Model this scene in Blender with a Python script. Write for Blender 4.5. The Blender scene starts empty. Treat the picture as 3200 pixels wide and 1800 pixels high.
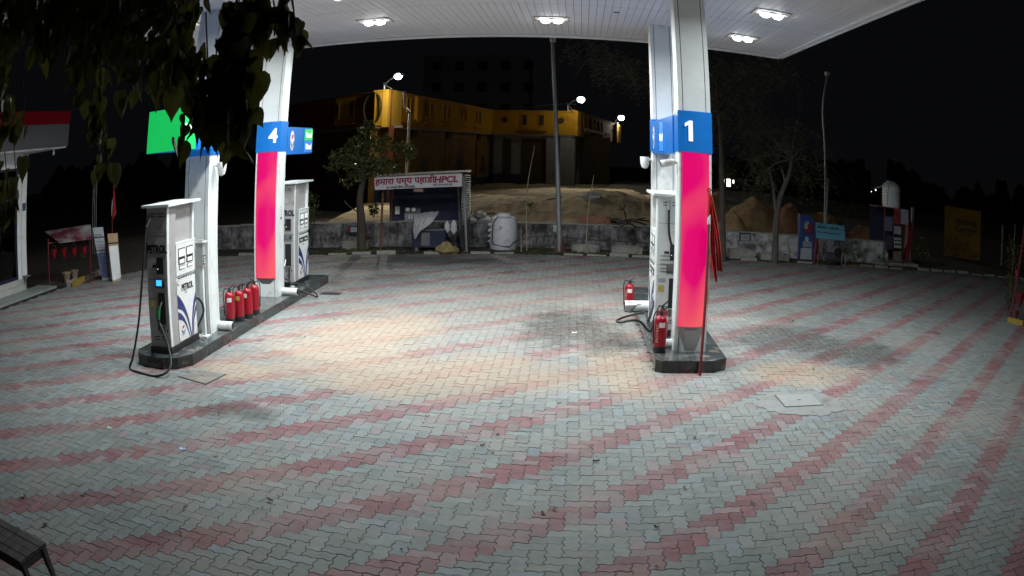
import bpy, bmesh, math, random
import numpy as np
from mathutils import Vector, Matrix
R = math.radians
rnd = random.Random(7)
sc = bpy.context.scene
col = sc.collection

# ------------------------------------------------------------------ camera, world, exposure
CAM_H, FOC = 3.0, 2219.0                                  # eye height; scale at the lens centre in 2576-px frame units
K1, K3 = .45057347, .06136667                             # wide security lens: view angle = K1 r + K3 r^3, r in thousands of those units
PITCH, YAW, CROLL = .15838338, -.06317057, .01656441
cd = bpy.data.cameras.new('camera'); cam = bpy.data.objects.new('camera', cd); col.objects.link(cam); sc.camera = cam
sc.render.engine = 'CYCLES'
cd.sensor_width = 36; cd.sensor_fit = 'HORIZONTAL'; cd.type = 'PANO'; cd.clip_start = .05; cd.clip_end = 700
pc = cd.cycles if hasattr(cd, 'cycles') and hasattr(cd.cycles, 'panorama_type') else cd
pc.panorama_type = 'FISHEYE_LENS_POLYNOMIAL'; pc.fisheye_fov = R(115); _s = 36 / 2.576
for k_, v_ in enumerate((0, -K1 / _s, 0, -K3 / _s ** 3, 0)): setattr(pc, 'fisheye_polynomial_k%d' % k_, v_)
_f = Vector((math.sin(YAW) * math.cos(PITCH), math.cos(YAW) * math.cos(PITCH), -math.sin(PITCH)))
_r0 = Vector((math.cos(YAW), -math.sin(YAW), 0)); _u0 = _r0.cross(_f)
_r = _r0 * math.cos(CROLL) + _u0 * math.sin(CROLL); _u = _u0 * math.cos(CROLL) - _r0 * math.sin(CROLL)
_m = Matrix((_r, _u, -_f)).transposed().to_4x4(); _m.translation = (0, 0, CAM_H); cam.matrix_world = _m
w = bpy.data.worlds.new('World'); sc.world = w; w.use_nodes = True
bg = w.node_tree.nodes['Background']
bg.inputs[0].default_value = (.0023, .0025, .0031, 1); bg.inputs[1].default_value = 1.0     # moonless night sky
sc.view_settings.view_transform = 'Standard'; sc.view_settings.look = 'None'
sc.view_settings.gamma = 1; sc.view_settings.use_curve_mapping = False; sc.view_settings.exposure = 0
sc.cycles.use_denoising = True
try: sc.cycles.denoiser = 'OPENIMAGEDENOISE'
except Exception: pass
sc.cycles.max_bounces = 6; sc.cycles.sample_clamp_indirect = 4
CANOPY_W, STREET_W = 166.0, 3200.0


def ray(x, y):
    qx, qy = x - 1288, 724.5 - y; r = math.hypot(qx, qy) / 1000 + 1e-9; t = K1 * r + K3 * r ** 3; k = math.sin(t) / (r * 1000)
    d = _r * (qx * k) + _u * (qy * k) + _f * math.cos(t); return d.x / d.y, d.z / d.y
def pix(p):                               # where a point lands in the frame
    d = (Vector(p) - Vector((0, 0, CAM_H))).normalized(); t = math.acos(max(-1, min(1, d.dot(_f)))); a, b = d.dot(_r), d.dot(_u); h = math.hypot(a, b) + 1e-9; r = t / K1
    for _ in range(12): r -= (K1 * r + K3 * r ** 3 - t) / (K1 + 3 * K3 * r * r)
    return 1288 + a / h * r * 1000, 724.5 - b / h * r * 1000
def G(x, y, z=0.0):                       # where the sight line through a frame point meets height z
    a, b = ray(x, y); d = (z - CAM_H) / b
    return Vector((a * d, d, z))
def P(x, y, d, z=None):                   # the point at depth d on that sight line
    a, b = ray(x, y); return Vector((a * d, d, CAM_H + b * d if z is None else z))
def patch(x0, x1, y0, y1, ang=0):         # ground ellipse seen between these frame columns and rows
    a, b, c, d = G(x0, (y0 + y1) / 2), G(x1, (y0 + y1) / 2), G((x0 + x1) / 2, y0), G((x0 + x1) / 2, y1)
    return ((a.x + b.x) / 2, (c.y + d.y) / 2, abs(b.x - a.x) / 2, abs(c.y - d.y) / 2, ang)

# ------------------------------------------------------------------ materials
MATS = {}
def nodes(name):
    m = bpy.data.materials.new(name); m.use_nodes = True; nt = m.node_tree
    return m, nt, nt.nodes['Principled BSDF']
def N(nt, t, **kw):
    n = nt.nodes.new(t)
    for k, v in kw.items():
        if k.startswith('i_'): n.inputs[k[2:].replace('_', ' ')].default_value = v
        else: setattr(n, k, v)
    return n
def ramp(nt, src, p0, p1, c0=(0, 0, 0, 1), c1=(1, 1, 1, 1)):
    r = N(nt, 'ShaderNodeValToRGB'); e = r.color_ramp.elements
    e[0].position, e[0].color, e[1].position, e[1].color = p0, c0, p1, c1
    nt.links.new(src, r.inputs[0]); return r.outputs[0]
def mixc(nt, fac, a, b, blend='MIX'):
    m = N(nt, 'ShaderNodeMix', data_type='RGBA', blend_type=blend)
    for s, v in ((0, fac), (6, a), (7, b)):
        if isinstance(v, (int, float)): m.inputs[s].default_value = v
        elif isinstance(v, tuple): m.inputs[s].default_value = v if len(v) == 4 else (*v, 1)
        else: nt.links.new(v, m.inputs[s])
    return m.outputs[2]
def M(name, c, rough=.55, metal=0., var=.12, scale=6., bump=0., bscale=40., dirt=None, emit=0., spec=None, trans=0., ecol=None, stretch=None):
    if name in MATS: return MATS[name]
    m, nt, b = nodes(name)
    tc = N(nt, 'ShaderNodeTexCoord'); vec = tc.outputs['Object']
    if stretch:
        mp = N(nt, 'ShaderNodeMapping'); mp.inputs['Scale'].default_value = stretch
        nt.links.new(vec, mp.inputs[0]); vec = mp.outputs[0]
    no = N(nt, 'ShaderNodeTexNoise', i_Scale=scale, i_Detail=6., i_Roughness=.6); nt.links.new(vec, no.inputs['Vector'])
    lo = tuple(x * (1 - var) for x in c) + (1,); hi = tuple(min(1, x * (1 + var)) for x in c) + (1,)
    cc = ramp(nt, no.outputs[0], .3, .7, lo, hi)
    if dirt:
        dc, amt, ds = dirt
        n2 = N(nt, 'ShaderNodeTexNoise', i_Scale=ds, i_Detail=8., i_Roughness=.7); nt.links.new(vec, n2.inputs['Vector'])
        cc = mixc(nt, ramp(nt, n2.outputs[0], .62 - amt * .25, .72 - amt * .1), cc, dc)
    nt.links.new(cc, b.inputs['Base Color'])
    b.inputs['Roughness'].default_value = rough; b.inputs['Metallic'].default_value = metal
    if spec is not None: b.inputs['Specular IOR Level'].default_value = spec
    if trans: b.inputs['Transmission Weight'].default_value = trans
    if bump:
        nb = N(nt, 'ShaderNodeTexNoise', i_Scale=bscale, i_Detail=5.); nt.links.new(vec, nb.inputs['Vector'])
        bp = N(nt, 'ShaderNodeBump', i_Strength=bump, i_Distance=.02); nt.links.new(nb.outputs[0], bp.inputs['Height'])
        nt.links.new(bp.outputs[0], b.inputs['Normal'])
    if emit:
        b.inputs['Emission Color'].default_value = (*(ecol or c), 1); b.inputs['Emission Strength'].default_value = emit
    MATS[name] = m; return m
DUST = (.30, .24, .17)
white = M('white_sheet', (.72, .76, .76), .35, var=.06, scale=3, dirt=((.50, .47, .41), .25, 2.2))
whitep = M('white_paint', (.74, .76, .75), .4, var=.06, scale=4, dirt=((.5, .46, .4), .3, 3))
soffitm = M("soffit_white", (.76, .745, .75), .6, var=.05, scale=1.5, dirt=((.42, .38, .36), .12, .8))
dark = M('dark_gap', (.012, .013, .015), .6)
black = M('black_plastic', (.015, .015, .017), .45, var=.25)
rubber = M('rubber', (.018, .018, .02), .55, var=.2)
grey = M('grey_paint', (.36, .35, .35), .45, var=.06, scale=5, dirt=((.2, .18, .16), .15, 4))
greyd = M('dark_grey', (.14, .14, .145), .5)
steel = M('steel', (.55, .55, .54), .35, .9, scale=9, bump=.05)
galv = M('galvanised', (.30, .31, .32), .5, .5, scale=5)
granite = M('black_granite', (.022, .025, .026), .14, var=.4, scale=30, dirt=((.16, .14, .11), .3, 5))
granitet = M('granite_top', (.06, .072, .074), .2, var=.3, scale=22, dirt=((.25, .22, .18), .35, 3.5))
grout = M('grout', (.10, .09, .08), .8)
red = M('extinguisher_red', (.30, .004, .016), .3, var=.15, scale=9, dirt=((.12, .02, .02), .2, 8))
redcloth = M('red_cloth', (.42, .018, .018), .85, var=.25, scale=7, bump=.3, bscale=200)
redpole = M('red_pole', (.16, .012, .016), .5, var=.25, scale=9)
blue = M('band_blue', (.012, .14, .46), .22, var=.06, emit=.20, ecol=(.01, .2, .72))
bluep = M('door_blue', (.012, .022, .16), .4, var=.05)
blued = M('kiosk_blue', (.02, .06, .22), .5, var=.2, scale=4)
green = M('sign_green', (.01, .34, .08), .3, var=.05, emit=.75, ecol=(.012, .60, .12))
signblue = M('sign_lit_blue', (.015, .16, .58), .3, var=.05, emit=.65, ecol=(.02, .17, .72))
letw = M('letter_white', (.8, .8, .8), .4, var=.02, emit=.75)
letter_black = M('letter_black', (.012, .012, .013), .5)
letter_red = M('letter_red', (.22, .008, .04), .6, var=.25, scale=20)
letter_navy = M('letter_navy', (.02, .02, .05), .6)
logored = M('logo_red', (.5, .03, .02), .4)
screenw = M('display_white', (.7, .74, .74), .2, emit=.5)
screenb = M('keypad_screen', (.02, .2, .7), .2, emit=2.2, ecol=(.03, .3, 1.0))
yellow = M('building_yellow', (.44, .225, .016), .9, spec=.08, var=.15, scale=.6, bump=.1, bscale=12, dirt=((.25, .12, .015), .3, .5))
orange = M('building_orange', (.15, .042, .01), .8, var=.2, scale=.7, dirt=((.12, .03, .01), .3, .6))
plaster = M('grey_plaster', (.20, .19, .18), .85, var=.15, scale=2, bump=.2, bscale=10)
yellowshade = M('building_yellow_shaded', (.21, .11, .014), .8, var=.2, scale=.8, dirt=((.10, .05, .01), .35, .6))  # grimy wall yellow, darkened so the shade under the band is in the colour
navy = M('navy_wall', (.022, .028, .06), .8, var=.25, scale=2)
recess = M('recess_dark', (.05, .03, .012), .9)
concrete = M('concrete', (.30, .29, .26), .85, var=.15, scale=7, bump=.35, bscale=45, dirt=((.16, .14, .11), .35, 4))
manholem = M('manhole_plate', (.25, .262, .26), .6, var=.08, scale=10, bump=.1, dirt=(DUST, .2, 4))
sand = M('sand', (.33, .215, .11), .95, var=.2, scale=5, bump=.6, bscale=22, dirt=((.30, .17, .08), .35, 1.5))
soil = M('soil', (.036, .029, .021), .95, var=.35, scale=2.5, bump=.5, bscale=18)
sandp = M('pale_ground', (.40, .31, .185), .95, var=.25, scale=1.2, bump=1.0, bscale=9, dirt=((.22, .14, .07), .5, .45), stretch=(1, 2.2, 1))
wood = M('old_wood', (.055, .05, .048), .6, var=.5, scale=4, bump=.3, bscale=30, stretch=(8, 1, 8), dirt=((.14, .14, .15), .25, 6))
woodl = M('pale_timber', (.32, .25, .17), .8, var=.3, scale=8)
tarp = M('white_tarp', (.44, .44, .46), .5, var=.15, scale=9, bump=.4, bscale=14)
tarpb = M('blue_sheet', (.10, .29, .40), .55, var=.15, scale=3, dirt=((.2, .25, .26), .3, 4))
sackm = M('yellow_sack', (.25, .19, .085), .8, var=.3, scale=9, bump=.5, bscale=24)
clothw = M('white_cloth', (.55, .55, .57), .8, var=.1, scale=5, bump=.2, bscale=14)
sheet = M('corrugated_sheet', (.20, .22, .25), .5, .4, var=.25, scale=4, dirt=((.12, .08, .05), .4, 3))
rust = M('rust', (.14, .06, .035), .8, var=.4, scale=8)
bark = M('bark', (.075, .058, .046), .9, var=.4, scale=5, bump=.8, bscale=14, stretch=(3, 3, .7))
barkg = M('grey_bark', (.10, .09, .08), .9, var=.4, scale=5, bump=.8, bscale=14, stretch=(3, 3, .7))
terracotta = M('clay_pot', (.30, .20, .14), .8, var=.3, scale=9, dirt=((.45, .40, .34), .4, 9))
yellowp = M('kerb_yellow', (.33, .21, .03), .75, var=.2, scale=9, dirt=((.14, .12, .1), .3, 9))
brickm = M('brick', (.26, .12, .075), .85, var=.3, scale=9)
tilem = M('plinth_tile', (.42, .42, .39), .3, var=.1, scale=3)
poster = M('faded_print', (.38, .40, .43), .5, var=.2, scale=9)
posterb = M('board_back', (.40, .26, .15), .7, var=.2)
ledm = M('led', (1, 1, 1), .3, emit=26.0, ecol=(.93, 1, 1))
ledsm = M('street_led', (1, 1, 1), .3, emit=9.0, ecol=(.9, 1, .97))
farlamp = M('far_lamp', (1, 1, 1), .3, emit=3.0, ecol=(1, .95, .85))
def leafmat(name, c, trans=.25, var=.35, rough=.5):
    m, nt, b = nodes(name)
    oi = N(nt, 'ShaderNodeTexCoord'); no = N(nt, 'ShaderNodeTexNoise', i_Scale=7., i_Detail=3.); nt.links.new(oi.outputs['Object'], no.inputs[0])
    cc = ramp(nt, no.outputs[0], .3, .7, tuple(x * (1 - var) for x in c) + (1,), tuple(x * (1 + var) for x in c) + (1,))
    nt.links.new(cc, b.inputs['Base Color']); b.inputs['Roughness'].default_value = rough
    t = N(nt, 'ShaderNodeBsdfTranslucent'); nt.links.new(cc, t.inputs[0])
    mx = N(nt, 'ShaderNodeMixShader'); mx.inputs[0].default_value = trans
    nt.links.new(b.outputs[0], mx.inputs[1]); nt.links.new(t.outputs[0], mx.inputs[2])
    nt.links.new(mx.outputs[0], nt.nodes['Material Output'].inputs[0]); return m
leafdark = leafmat('leaf_dark', (.075, .075, .018), .55)
leafgreen = leafmat('leaf_green', (.085, .105, .028), .35, rough=.35)
leaffrond = leafmat('leaf_frond', (.15, .16, .09), .35)
leafdry = leafmat('leaf_dry', (.34, .30, .22), .15)
leafdry2 = leafmat('leaf_brown', (.10, .075, .045), .1)
grassm = leafmat('grass_blades', (.075, .10, .025), .3)

def glassmat():
    m, nt, b = nodes('shop_glass')
    b.inputs['Base Color'].default_value = (.8, .9, .9, 1); b.inputs['Roughness'].default_value = .03
    tr = N(nt, 'ShaderNodeBsdfTransparent'); tr.inputs[0].default_value = (.72, .8, .8, 1)
    gl = N(nt, 'ShaderNodeBsdfGlossy', i_Roughness=.02)
    fr = N(nt, 'ShaderNodeFresnel', i_IOR=1.5); mx = N(nt, 'ShaderNodeMixShader')
    nt.links.new(fr.outputs[0], mx.inputs[0]); nt.links.new(tr.outputs[0], mx.inputs[1]); nt.links.new(gl.outputs[0], mx.inputs[2])
    nt.links.new(mx.outputs[0], nt.nodes['Material Output'].inputs[0]); return m
glass = glassmat()

def ellipses(nt, vec, lst, noise_amp=.5, nscale=1.2, hi=.55):
    """soft union of ground ellipses (cx, cy, rx, ry, angle) with a ragged edge: where sand or oil lies"""
    no = N(nt, 'ShaderNodeTexNoise', i_Scale=nscale, i_Detail=7., i_Roughness=.65); nt.links.new(vec, no.inputs['Vector'])
    acc = None
    for cx, cy, rx, ry, a in lst:
        mp = N(nt, 'ShaderNodeMapping', vector_type='TEXTURE'); mp.inputs['Location'].default_value = (cx, cy, 0)
        mp.inputs['Rotation'].default_value = (0, 0, R(a)); mp.inputs['Scale'].default_value = (rx, ry, 1e3)
        nt.links.new(vec, mp.inputs[0])
        ln = N(nt, 'ShaderNodeVectorMath', operation='LENGTH'); nt.links.new(mp.outputs[0], ln.inputs[0])
        sb = N(nt, 'ShaderNodeMath', operation='SUBTRACT'); sb.inputs[0].default_value = 1.0; nt.links.new(ln.outputs['Value'], sb.inputs[1])
        if acc is None: acc = sb.outputs[0]
        else:
            mx = N(nt, 'ShaderNodeMath', operation='MAXIMUM'); nt.links.new(acc, mx.inputs[0]); nt.links.new(sb.outputs[0], mx.inputs[1]); acc = mx.outputs[0]
    ad = N(nt, 'ShaderNodeMath', operation='MULTIPLY_ADD'); nt.links.new(no.outputs[0], ad.inputs[0]); ad.inputs[1].default_value = noise_amp * 2
    nt.links.new(acc, ad.inputs[2])
    sb = N(nt, 'ShaderNodeMath', operation='SUBTRACT', use_clamp=True); nt.links.new(ad.outputs[0], sb.inputs[0]); sb.inputs[1].default_value = noise_amp
    return ramp(nt, sb.outputs[0], .0, hi)
SAND = [patch(520, 1600, 880, 1020), patch(620, 1150, 760, 1000), patch(420, 760, 900, 965), patch(1440, 1680, 860, 1010), patch(1820, 2180, 900, 990)]
HAZE_DUST = [patch(330, 2250, 665, 1090), patch(700, 1700, 700, 980)]
OIL = [patch(1270, 1600, 775, 890), patch(1430, 1620, 820, 910), patch(1820, 2140, 810, 910), patch(2000, 2290, 850, 930, -20), patch(480, 720, 1005, 1065), patch(790, 1330, 640, 668), patch(830, 1010, 655, 685)]
def paving_material(name, joint):
    m, nt, b = nodes(name)
    geo = N(nt, 'ShaderNodeNewGeometry'); vec = geo.outputs['Position']
    n1 = N(nt, 'ShaderNodeTexNoise', i_Scale=9., i_Detail=8., i_Roughness=.7); nt.links.new(vec, n1.inputs['Vector'])
    n2 = N(nt, 'ShaderNodeTexNoise', i_Scale=.55, i_Detail=5., i_Roughness=.6); nt.links.new(vec, n2.inputs['Vector'])
    if joint: c = (.022, .02, .018, 1)
    else:
        at = N(nt, 'ShaderNodeAttribute', attribute_name='tint')
        c = mixc(nt, 1.0, at.outputs['Color'], ramp(nt, n1.outputs[0], .25, .75, (.72, .72, .72, 1), (1.18, 1.18, 1.18, 1)), 'MULTIPLY')
        n3 = N(nt, 'ShaderNodeTexNoise', i_Scale=1.1, i_Detail=6., i_Roughness=.65); nt.links.new(vec, n3.inputs['Vector'])
        c = mixc(nt, ramp(nt, n3.outputs[0], .42, .70, (.12, .12, .12, 1), (.74, .74, .74, 1)), c, (.215, .22, .212))
        c = mixc(nt, ramp(nt, n2.outputs[0], .48, .72, (0, 0, 0, 1), (.42, .42, .42, 1)), c, (.29, .25, .20))
    sm = ellipses(nt, vec, SAND, .55, .55); om = ellipses(nt, vec, OIL, .85, 2.0, .5); hz = ellipses(nt, vec, HAZE_DUST, .5, .35, .9)
    fine = ramp(nt, n1.outputs[0], .25, .6, (.55, .55, .55, 1), (1, 1, 1, 1))
    c = mixc(nt, mixc(nt, 1.0, hz, (.42, .42, .42), 'MULTIPLY'), c, (.36, .31, .265))
    smf = mixc(nt, 1.0, sm, fine, 'MULTIPLY')
    c = mixc(nt, mixc(nt, 1.0, smf, (.72, .72, .72) if not joint else (.92, .92, .92), 'MULTIPLY'), c, (.37, .285, .205))
    oc = mixc(nt, 1.0, mixc(nt, 1.0, om, ramp(nt, n1.outputs[0], .30, .62, (.25, .25, .25, 1), (1, 1, 1, 1)), 'MULTIPLY'), (.85, .85, .85) if not joint else (1, 1, 1), 'MULTIPLY')
    c = mixc(nt, oc, c, (.05, .05, .045) if not joint else (.012, .012, .012))
    nt.links.new(c, b.inputs['Base Color'])
    b.inputs['Roughness'].default_value = .82; b.inputs['Specular IOR Level'].default_value = .3
    nb = N(nt, 'ShaderNodeTexNoise', i_Scale=130., i_Detail=4.); nt.links.new(vec, nb.inputs['Vector'])
    bp = N(nt, 'ShaderNodeBump', i_Strength=.35, i_Distance=.006); nt.links.new(nb.outputs[0], bp.inputs['Height']); nt.links.new(bp.outputs[0], b.inputs['Normal'])
    return m
def lit_panel_material():                    # backlit pink sheet with tubes glowing through near its foot
    m, nt, b = nodes('lit_pink_panel')
    tc = N(nt, 'ShaderNodeTexCoord'); sep = N(nt, 'ShaderNodeSeparateXYZ'); nt.links.new(tc.outputs['Object'], sep.inputs[0])
    mp = N(nt, 'ShaderNodeMapping'); mp.inputs['Scale'].default_value = (3.2, 1, 1.3); nt.links.new(tc.outputs['Object'], mp.inputs[0])
    no = N(nt, 'ShaderNodeTexNoise', i_Scale=.8, i_Detail=.5); nt.links.new(mp.outputs[0], no.inputs['Vector'])
    low = N(nt, 'ShaderNodeMapRange'); low.inputs[1].default_value = .4; low.inputs[2].default_value = 1.7; low.inputs[3].default_value = .28; low.inputs[4].default_value = .0
    nt.links.new(sep.outputs[2], low.inputs[0])
    ad = N(nt, 'ShaderNodeMath', operation='ADD'); nt.links.new(no.outputs[0], ad.inputs[0]); nt.links.new(low.outputs[0], ad.inputs[1])
    f = ramp(nt, ad.outputs[0], .52, 1.0)
    cc = mixc(nt, f, (.66, .0, .13), (.90, .17, .09))
    b.inputs['Base Color'].default_value = (.12, .004, .03, 1); b.inputs['Roughness'].default_value = .3
    nt.links.new(cc, b.inputs['Emission Color']); b.inputs['Emission Strength'].default_value = 1.05
    return m
pinkm = lit_panel_material()
def wall_material():                         # limewashed masonry, mouldy and worn
    m, nt, b = nodes('mouldy_wall')
    tc = N(nt, 'ShaderNodeTexCoord'); vec = tc.outputs['Object']
    n1 = N(nt, 'ShaderNodeTexNoise', i_Scale=2.3, i_Detail=9., i_Roughness=.75); nt.links.new(vec, n1.inputs['Vector'])
    mp = N(nt, 'ShaderNodeMapping'); mp.inputs['Scale'].default_value = (4, 4, .8); nt.links.new(vec, mp.inputs[0])
    n2 = N(nt, 'ShaderNodeTexNoise', i_Scale=2., i_Detail=7., i_Roughness=.7); nt.links.new(mp.outputs[0], n2.inputs['Vector'])
    c = ramp(nt, n1.outputs[0], .40, .66, (.035, .032, .033, 1), (.36, .35, .36, 1))
    c = mixc(nt, ramp(nt, n2.outputs[0], .5, .66), c, (.045, .036, .032))
    nt.links.new(c, b.inputs['Base Color']); b.inputs['Roughness'].default_value = .9
    bp = N(nt, 'ShaderNodeBump', i_Strength=.5, i_Distance=.02); nt.links.new(n1.outputs[0], bp.inputs['Height']); nt.links.new(bp.outputs[0], b.inputs['Normal'])
    return m
wallm = wall_material()
whitewash = M('whitewash', (.52, .52, .53), .85, var=.1, scale=3, dirt=((.07, .065, .06), .75, 3.5), bump=.2)
peel = M('peeling_red_roof', (.13, .016, .03), .6, var=.25, scale=5, dirt=((.36, .36, .36), .8, 1.1))

# ------------------------------------------------------------------ mesh helpers
class MB:
    def __init__(s): s.v = []; s.f = []
    def add(s, v, f, m=None):
        b = len(s.v); s.v += [tuple(m @ Vector(p)) if m is not None else tuple(p) for p in v]; s.f += [tuple(i + b for i in q) for q in f]; return s
    def box(s, lo, hi, m=None):
        (a, b, c), (d, e, f) = lo, hi
        return s.add([(a, b, c), (d, b, c), (d, e, c), (a, e, c), (a, b, f), (d, b, f), (d, e, f), (a, e, f)],
                     [(3, 2, 1, 0), (4, 5, 6, 7), (0, 1, 5, 4), (1, 2, 6, 5), (2, 3, 7, 6), (3, 0, 4, 7)], m)
    def prism(s, poly, z0, z1, m=None):
        n = len(poly)
        ar = sum(poly[i][0] * poly[(i + 1) % n][1] - poly[(i + 1) % n][0] * poly[i][1] for i in range(n))
        if ar < 0: poly = poly[::-1]
        v = [(x, y, z0) for x, y in poly] + [(x, y, z1) for x, y in poly]
        return s.add(v, [tuple(range(n - 1, -1, -1)), tuple(range(n, 2 * n))] + [(i, (i + 1) % n, n + (i + 1) % n, n + i) for i in range(n)], m)
    def lathe(s, prof, n=20, m=None):
        v = []; f = []; k = len(prof)
        for r, z in prof: v += [(r * math.cos(2 * math.pi * i / n), r * math.sin(2 * math.pi * i / n), z) for i in range(n)]
        for j in range(k - 1):
            for i in range(n): f.append((j * n + i, j * n + (i + 1) % n, (j + 1) * n + (i + 1) % n, (j + 1) * n + i))
        f.append(tuple(range(n - 1, -1, -1))); f.append(tuple(range((k - 1) * n, k * n)))
        return s.add(v, f, m)
    def tube(s, pts, r, n=8, close=False):
        pts = [Vector(p) for p in pts]; rs = r if isinstance(r, (list, tuple)) else [r] * len(pts); v = []; f = []
        nrm = None
        for i, p in enumerate(pts):
            t = (pts[min(i + 1, len(pts) - 1)] - pts[max(i - 1, 0)]).normalized()
            if nrm is None: nrm = t.orthogonal().normalized()
            else:
                nrm = (nrm - t * nrm.dot(t)); nrm = nrm.normalized() if nrm.length > 1e-6 else t.orthogonal().normalized()
            bi = t.cross(nrm)
            v += [p + (nrm * math.cos(2 * math.pi * k / n) + bi * math.sin(2 * math.pi * k / n)) * rs[i] for k in range(n)]
        for j in range(len(pts) - 1):
            for i in range(n): f.append((j * n + i, j * n + (i + 1) % n, (j + 1) * n + (i + 1) % n, (j + 1) * n + i))
        f.append(tuple(range(n - 1, -1, -1))); f.append(tuple(range((len(pts) - 1) * n, len(pts) * n)))
        return s.add(v, f)
    def blob(s, c, r, seed=0, amp=.2, nu=14, nv=9, m=None):
        g = random.Random(seed); ph = [g.uniform(0, 6.28) for _ in range(8)]; v = []; f = []
        for j in range(nv + 1):
            th = math.pi * j / nv
            for i in range(nu):
                a = 2 * math.pi * i / nu
                k = 1 + amp * (math.sin(3 * a + ph[0] + 2 * th) * .5 + math.sin(5 * a + ph[1] - 3 * th) * .3 + math.sin(4 * th + ph[2]) * .4 + g.uniform(-.25, .25))
                v.append((c[0] + r[0] * k * math.sin(th) * math.cos(a), c[1] + r[1] * k * math.sin(th) * math.sin(a), c[2] + r[2] * k * math.cos(th)))
        for j in range(nv):
            for i in range(nu): f.append((j * nu + i, (j + 1) * nu + i, (j + 1) * nu + (i + 1) % nu, j * nu + (i + 1) % nu))
        return s.add(v, f, m)
    def mesh(s, name, mat, smooth=False, bevel=0.):
        me = bpy.data.meshes.new(name); me.from_pydata(s.v, [], s.f)
        if bevel:
            bm = bmesh.new(); bm.from_mesh(me)
            bmesh.ops.recalc_face_normals(bm, faces=bm.faces)
            ed = [e for e in bm.edges if len(e.link_faces) == 2 and e.calc_face_angle(0) > .6]
            bmesh.ops.bevel(bm, geom=ed, offset=bevel, segments=2, affect='EDGES', profile=.6, clamp_overlap=True)
            bm.to_mesh(me); bm.free()
        if mat: me.materials.append(mat)
        if smooth: me.polygons.foreach_set('use_smooth', [True] * len(me.polygons))
        me.update(); return me
    def build(s, name, mat, parent=None, smooth=False, bevel=0., **kw):
        return link(name, s.mesh(name, mat, smooth, bevel), parent, **kw)
def link(name, me, parent=None, label=None, cat=None, group=None, kind=None, loc=None, mat4=None):
    o = bpy.data.objects.new(name, me); col.objects.link(o)
    if parent: o.parent = parent
    if loc is not None: o.location = loc
    if mat4 is not None: o.matrix_local = mat4
    if me and any(p.use_smooth for p in me.polygons[:1]):
        try: me.set_sharp_from_angle(angle=R(40))
        except Exception: pass
    return tag(o, label, cat, group, kind)
def tag(o, label=None, cat=None, group=None, kind=None):
    for k, v in (('label', label), ('category', cat), ('group', group), ('kind', kind)):
        if v: o[k] = v
    return o
def thing(name, label, cat, loc=(0, 0, 0), rz=0., group=None):
    o = bpy.data.objects.new(name, None); col.objects.link(o); o.location = loc; o.rotation_euler = (0, 0, rz); o.empty_display_size = .1
    return tag(o, label, cat, group)
def copy_tree(o, parent=None, loc=None, rz=None, label=None):
    c = o.copy(); col.objects.link(c)
    if parent: c.parent = parent
    if loc is not None: c.location = loc
    if rz is not None: c.rotation_euler = (0, 0, rz)
    if label: c['label'] = label
    for ch in o.children: copy_tree(ch, c)
    return c
def box(name, lo, hi, mat, parent=None, bevel=0., **kw): return MB().box(lo, hi).build(name, mat, parent, bevel=bevel, **kw)
def frame(o, right, up=(0, 0, 1)):
    r = Vector(right).normalized(); u = Vector(up).normalized(); n = r.cross(u); m = Matrix((r, u, n)).transposed().to_4x4(); m.translation = Vector(o); return m
def plate(name, poly, depth, fr, mat, parent): return MB().prism(poly, 0, depth, fr).build(name, mat, parent)
def rectp(x0, y0, x1, y1): return [(x0, y0), (x1, y0), (x1, y1), (x0, y1)]
def oval(rx, ry, n=24, cx=0, cy=0): return [(cx + rx * math.cos(2 * math.pi * i / n), cy + ry * math.sin(2 * math.pi * i / n)) for i in range(n)]
_txt = {}
def text(body, size, fr, mat, parent, bold=0., sx=1., shear=0., align='CENTER', name='lettering', depth=.003):
    c = bpy.data.curves.new('t', 'FONT'); c.body = body; c.size = size; c.extrude = depth; c.offset = bold; c.shear = shear; c.resolution_u = 3
    c.align_x = align; c.align_y = 'CENTER'
    o = bpy.data.objects.new('t', c); col.objects.link(o)
    dg = bpy.context.evaluated_depsgraph_get(); me = bpy.data.meshes.new_from_object(o.evaluated_get(dg))
    bpy.data.objects.remove(o); bpy.data.curves.remove(c)
    me.transform(Matrix.Diagonal((sx, 1, 1, 1))); me.transform(fr); me.materials.clear(); me.materials.append(mat)
    return link(name, me, parent)
def arc(p0, p1, p2, n=10):                    # quadratic curve
    return [tuple((1 - t) ** 2 * a + 2 * t * (1 - t) * b + t * t * c for a, b, c in zip(p0, p1, p2)) for t in [i / n for i in range(n + 1)]]
def spline(pts, n=6):                         # catmull-rom
    pts = [Vector(p) for p in pts]; q = [pts[0] * 2 - pts[1]] + pts + [pts[-1] * 2 - pts[-2]]; out = []
    for i in range(1, len(q) - 2):
        for k in range(n):
            t = k / n; a, b, c, d = q[i - 1:i + 3]
            out.append(.5 * ((2 * b) + (c - a) * t + (2 * a - 5 * b + 4 * c - d) * t * t + (3 * b - a - 3 * c + d) * t ** 3))
    return out + [pts[-1]]
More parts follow.
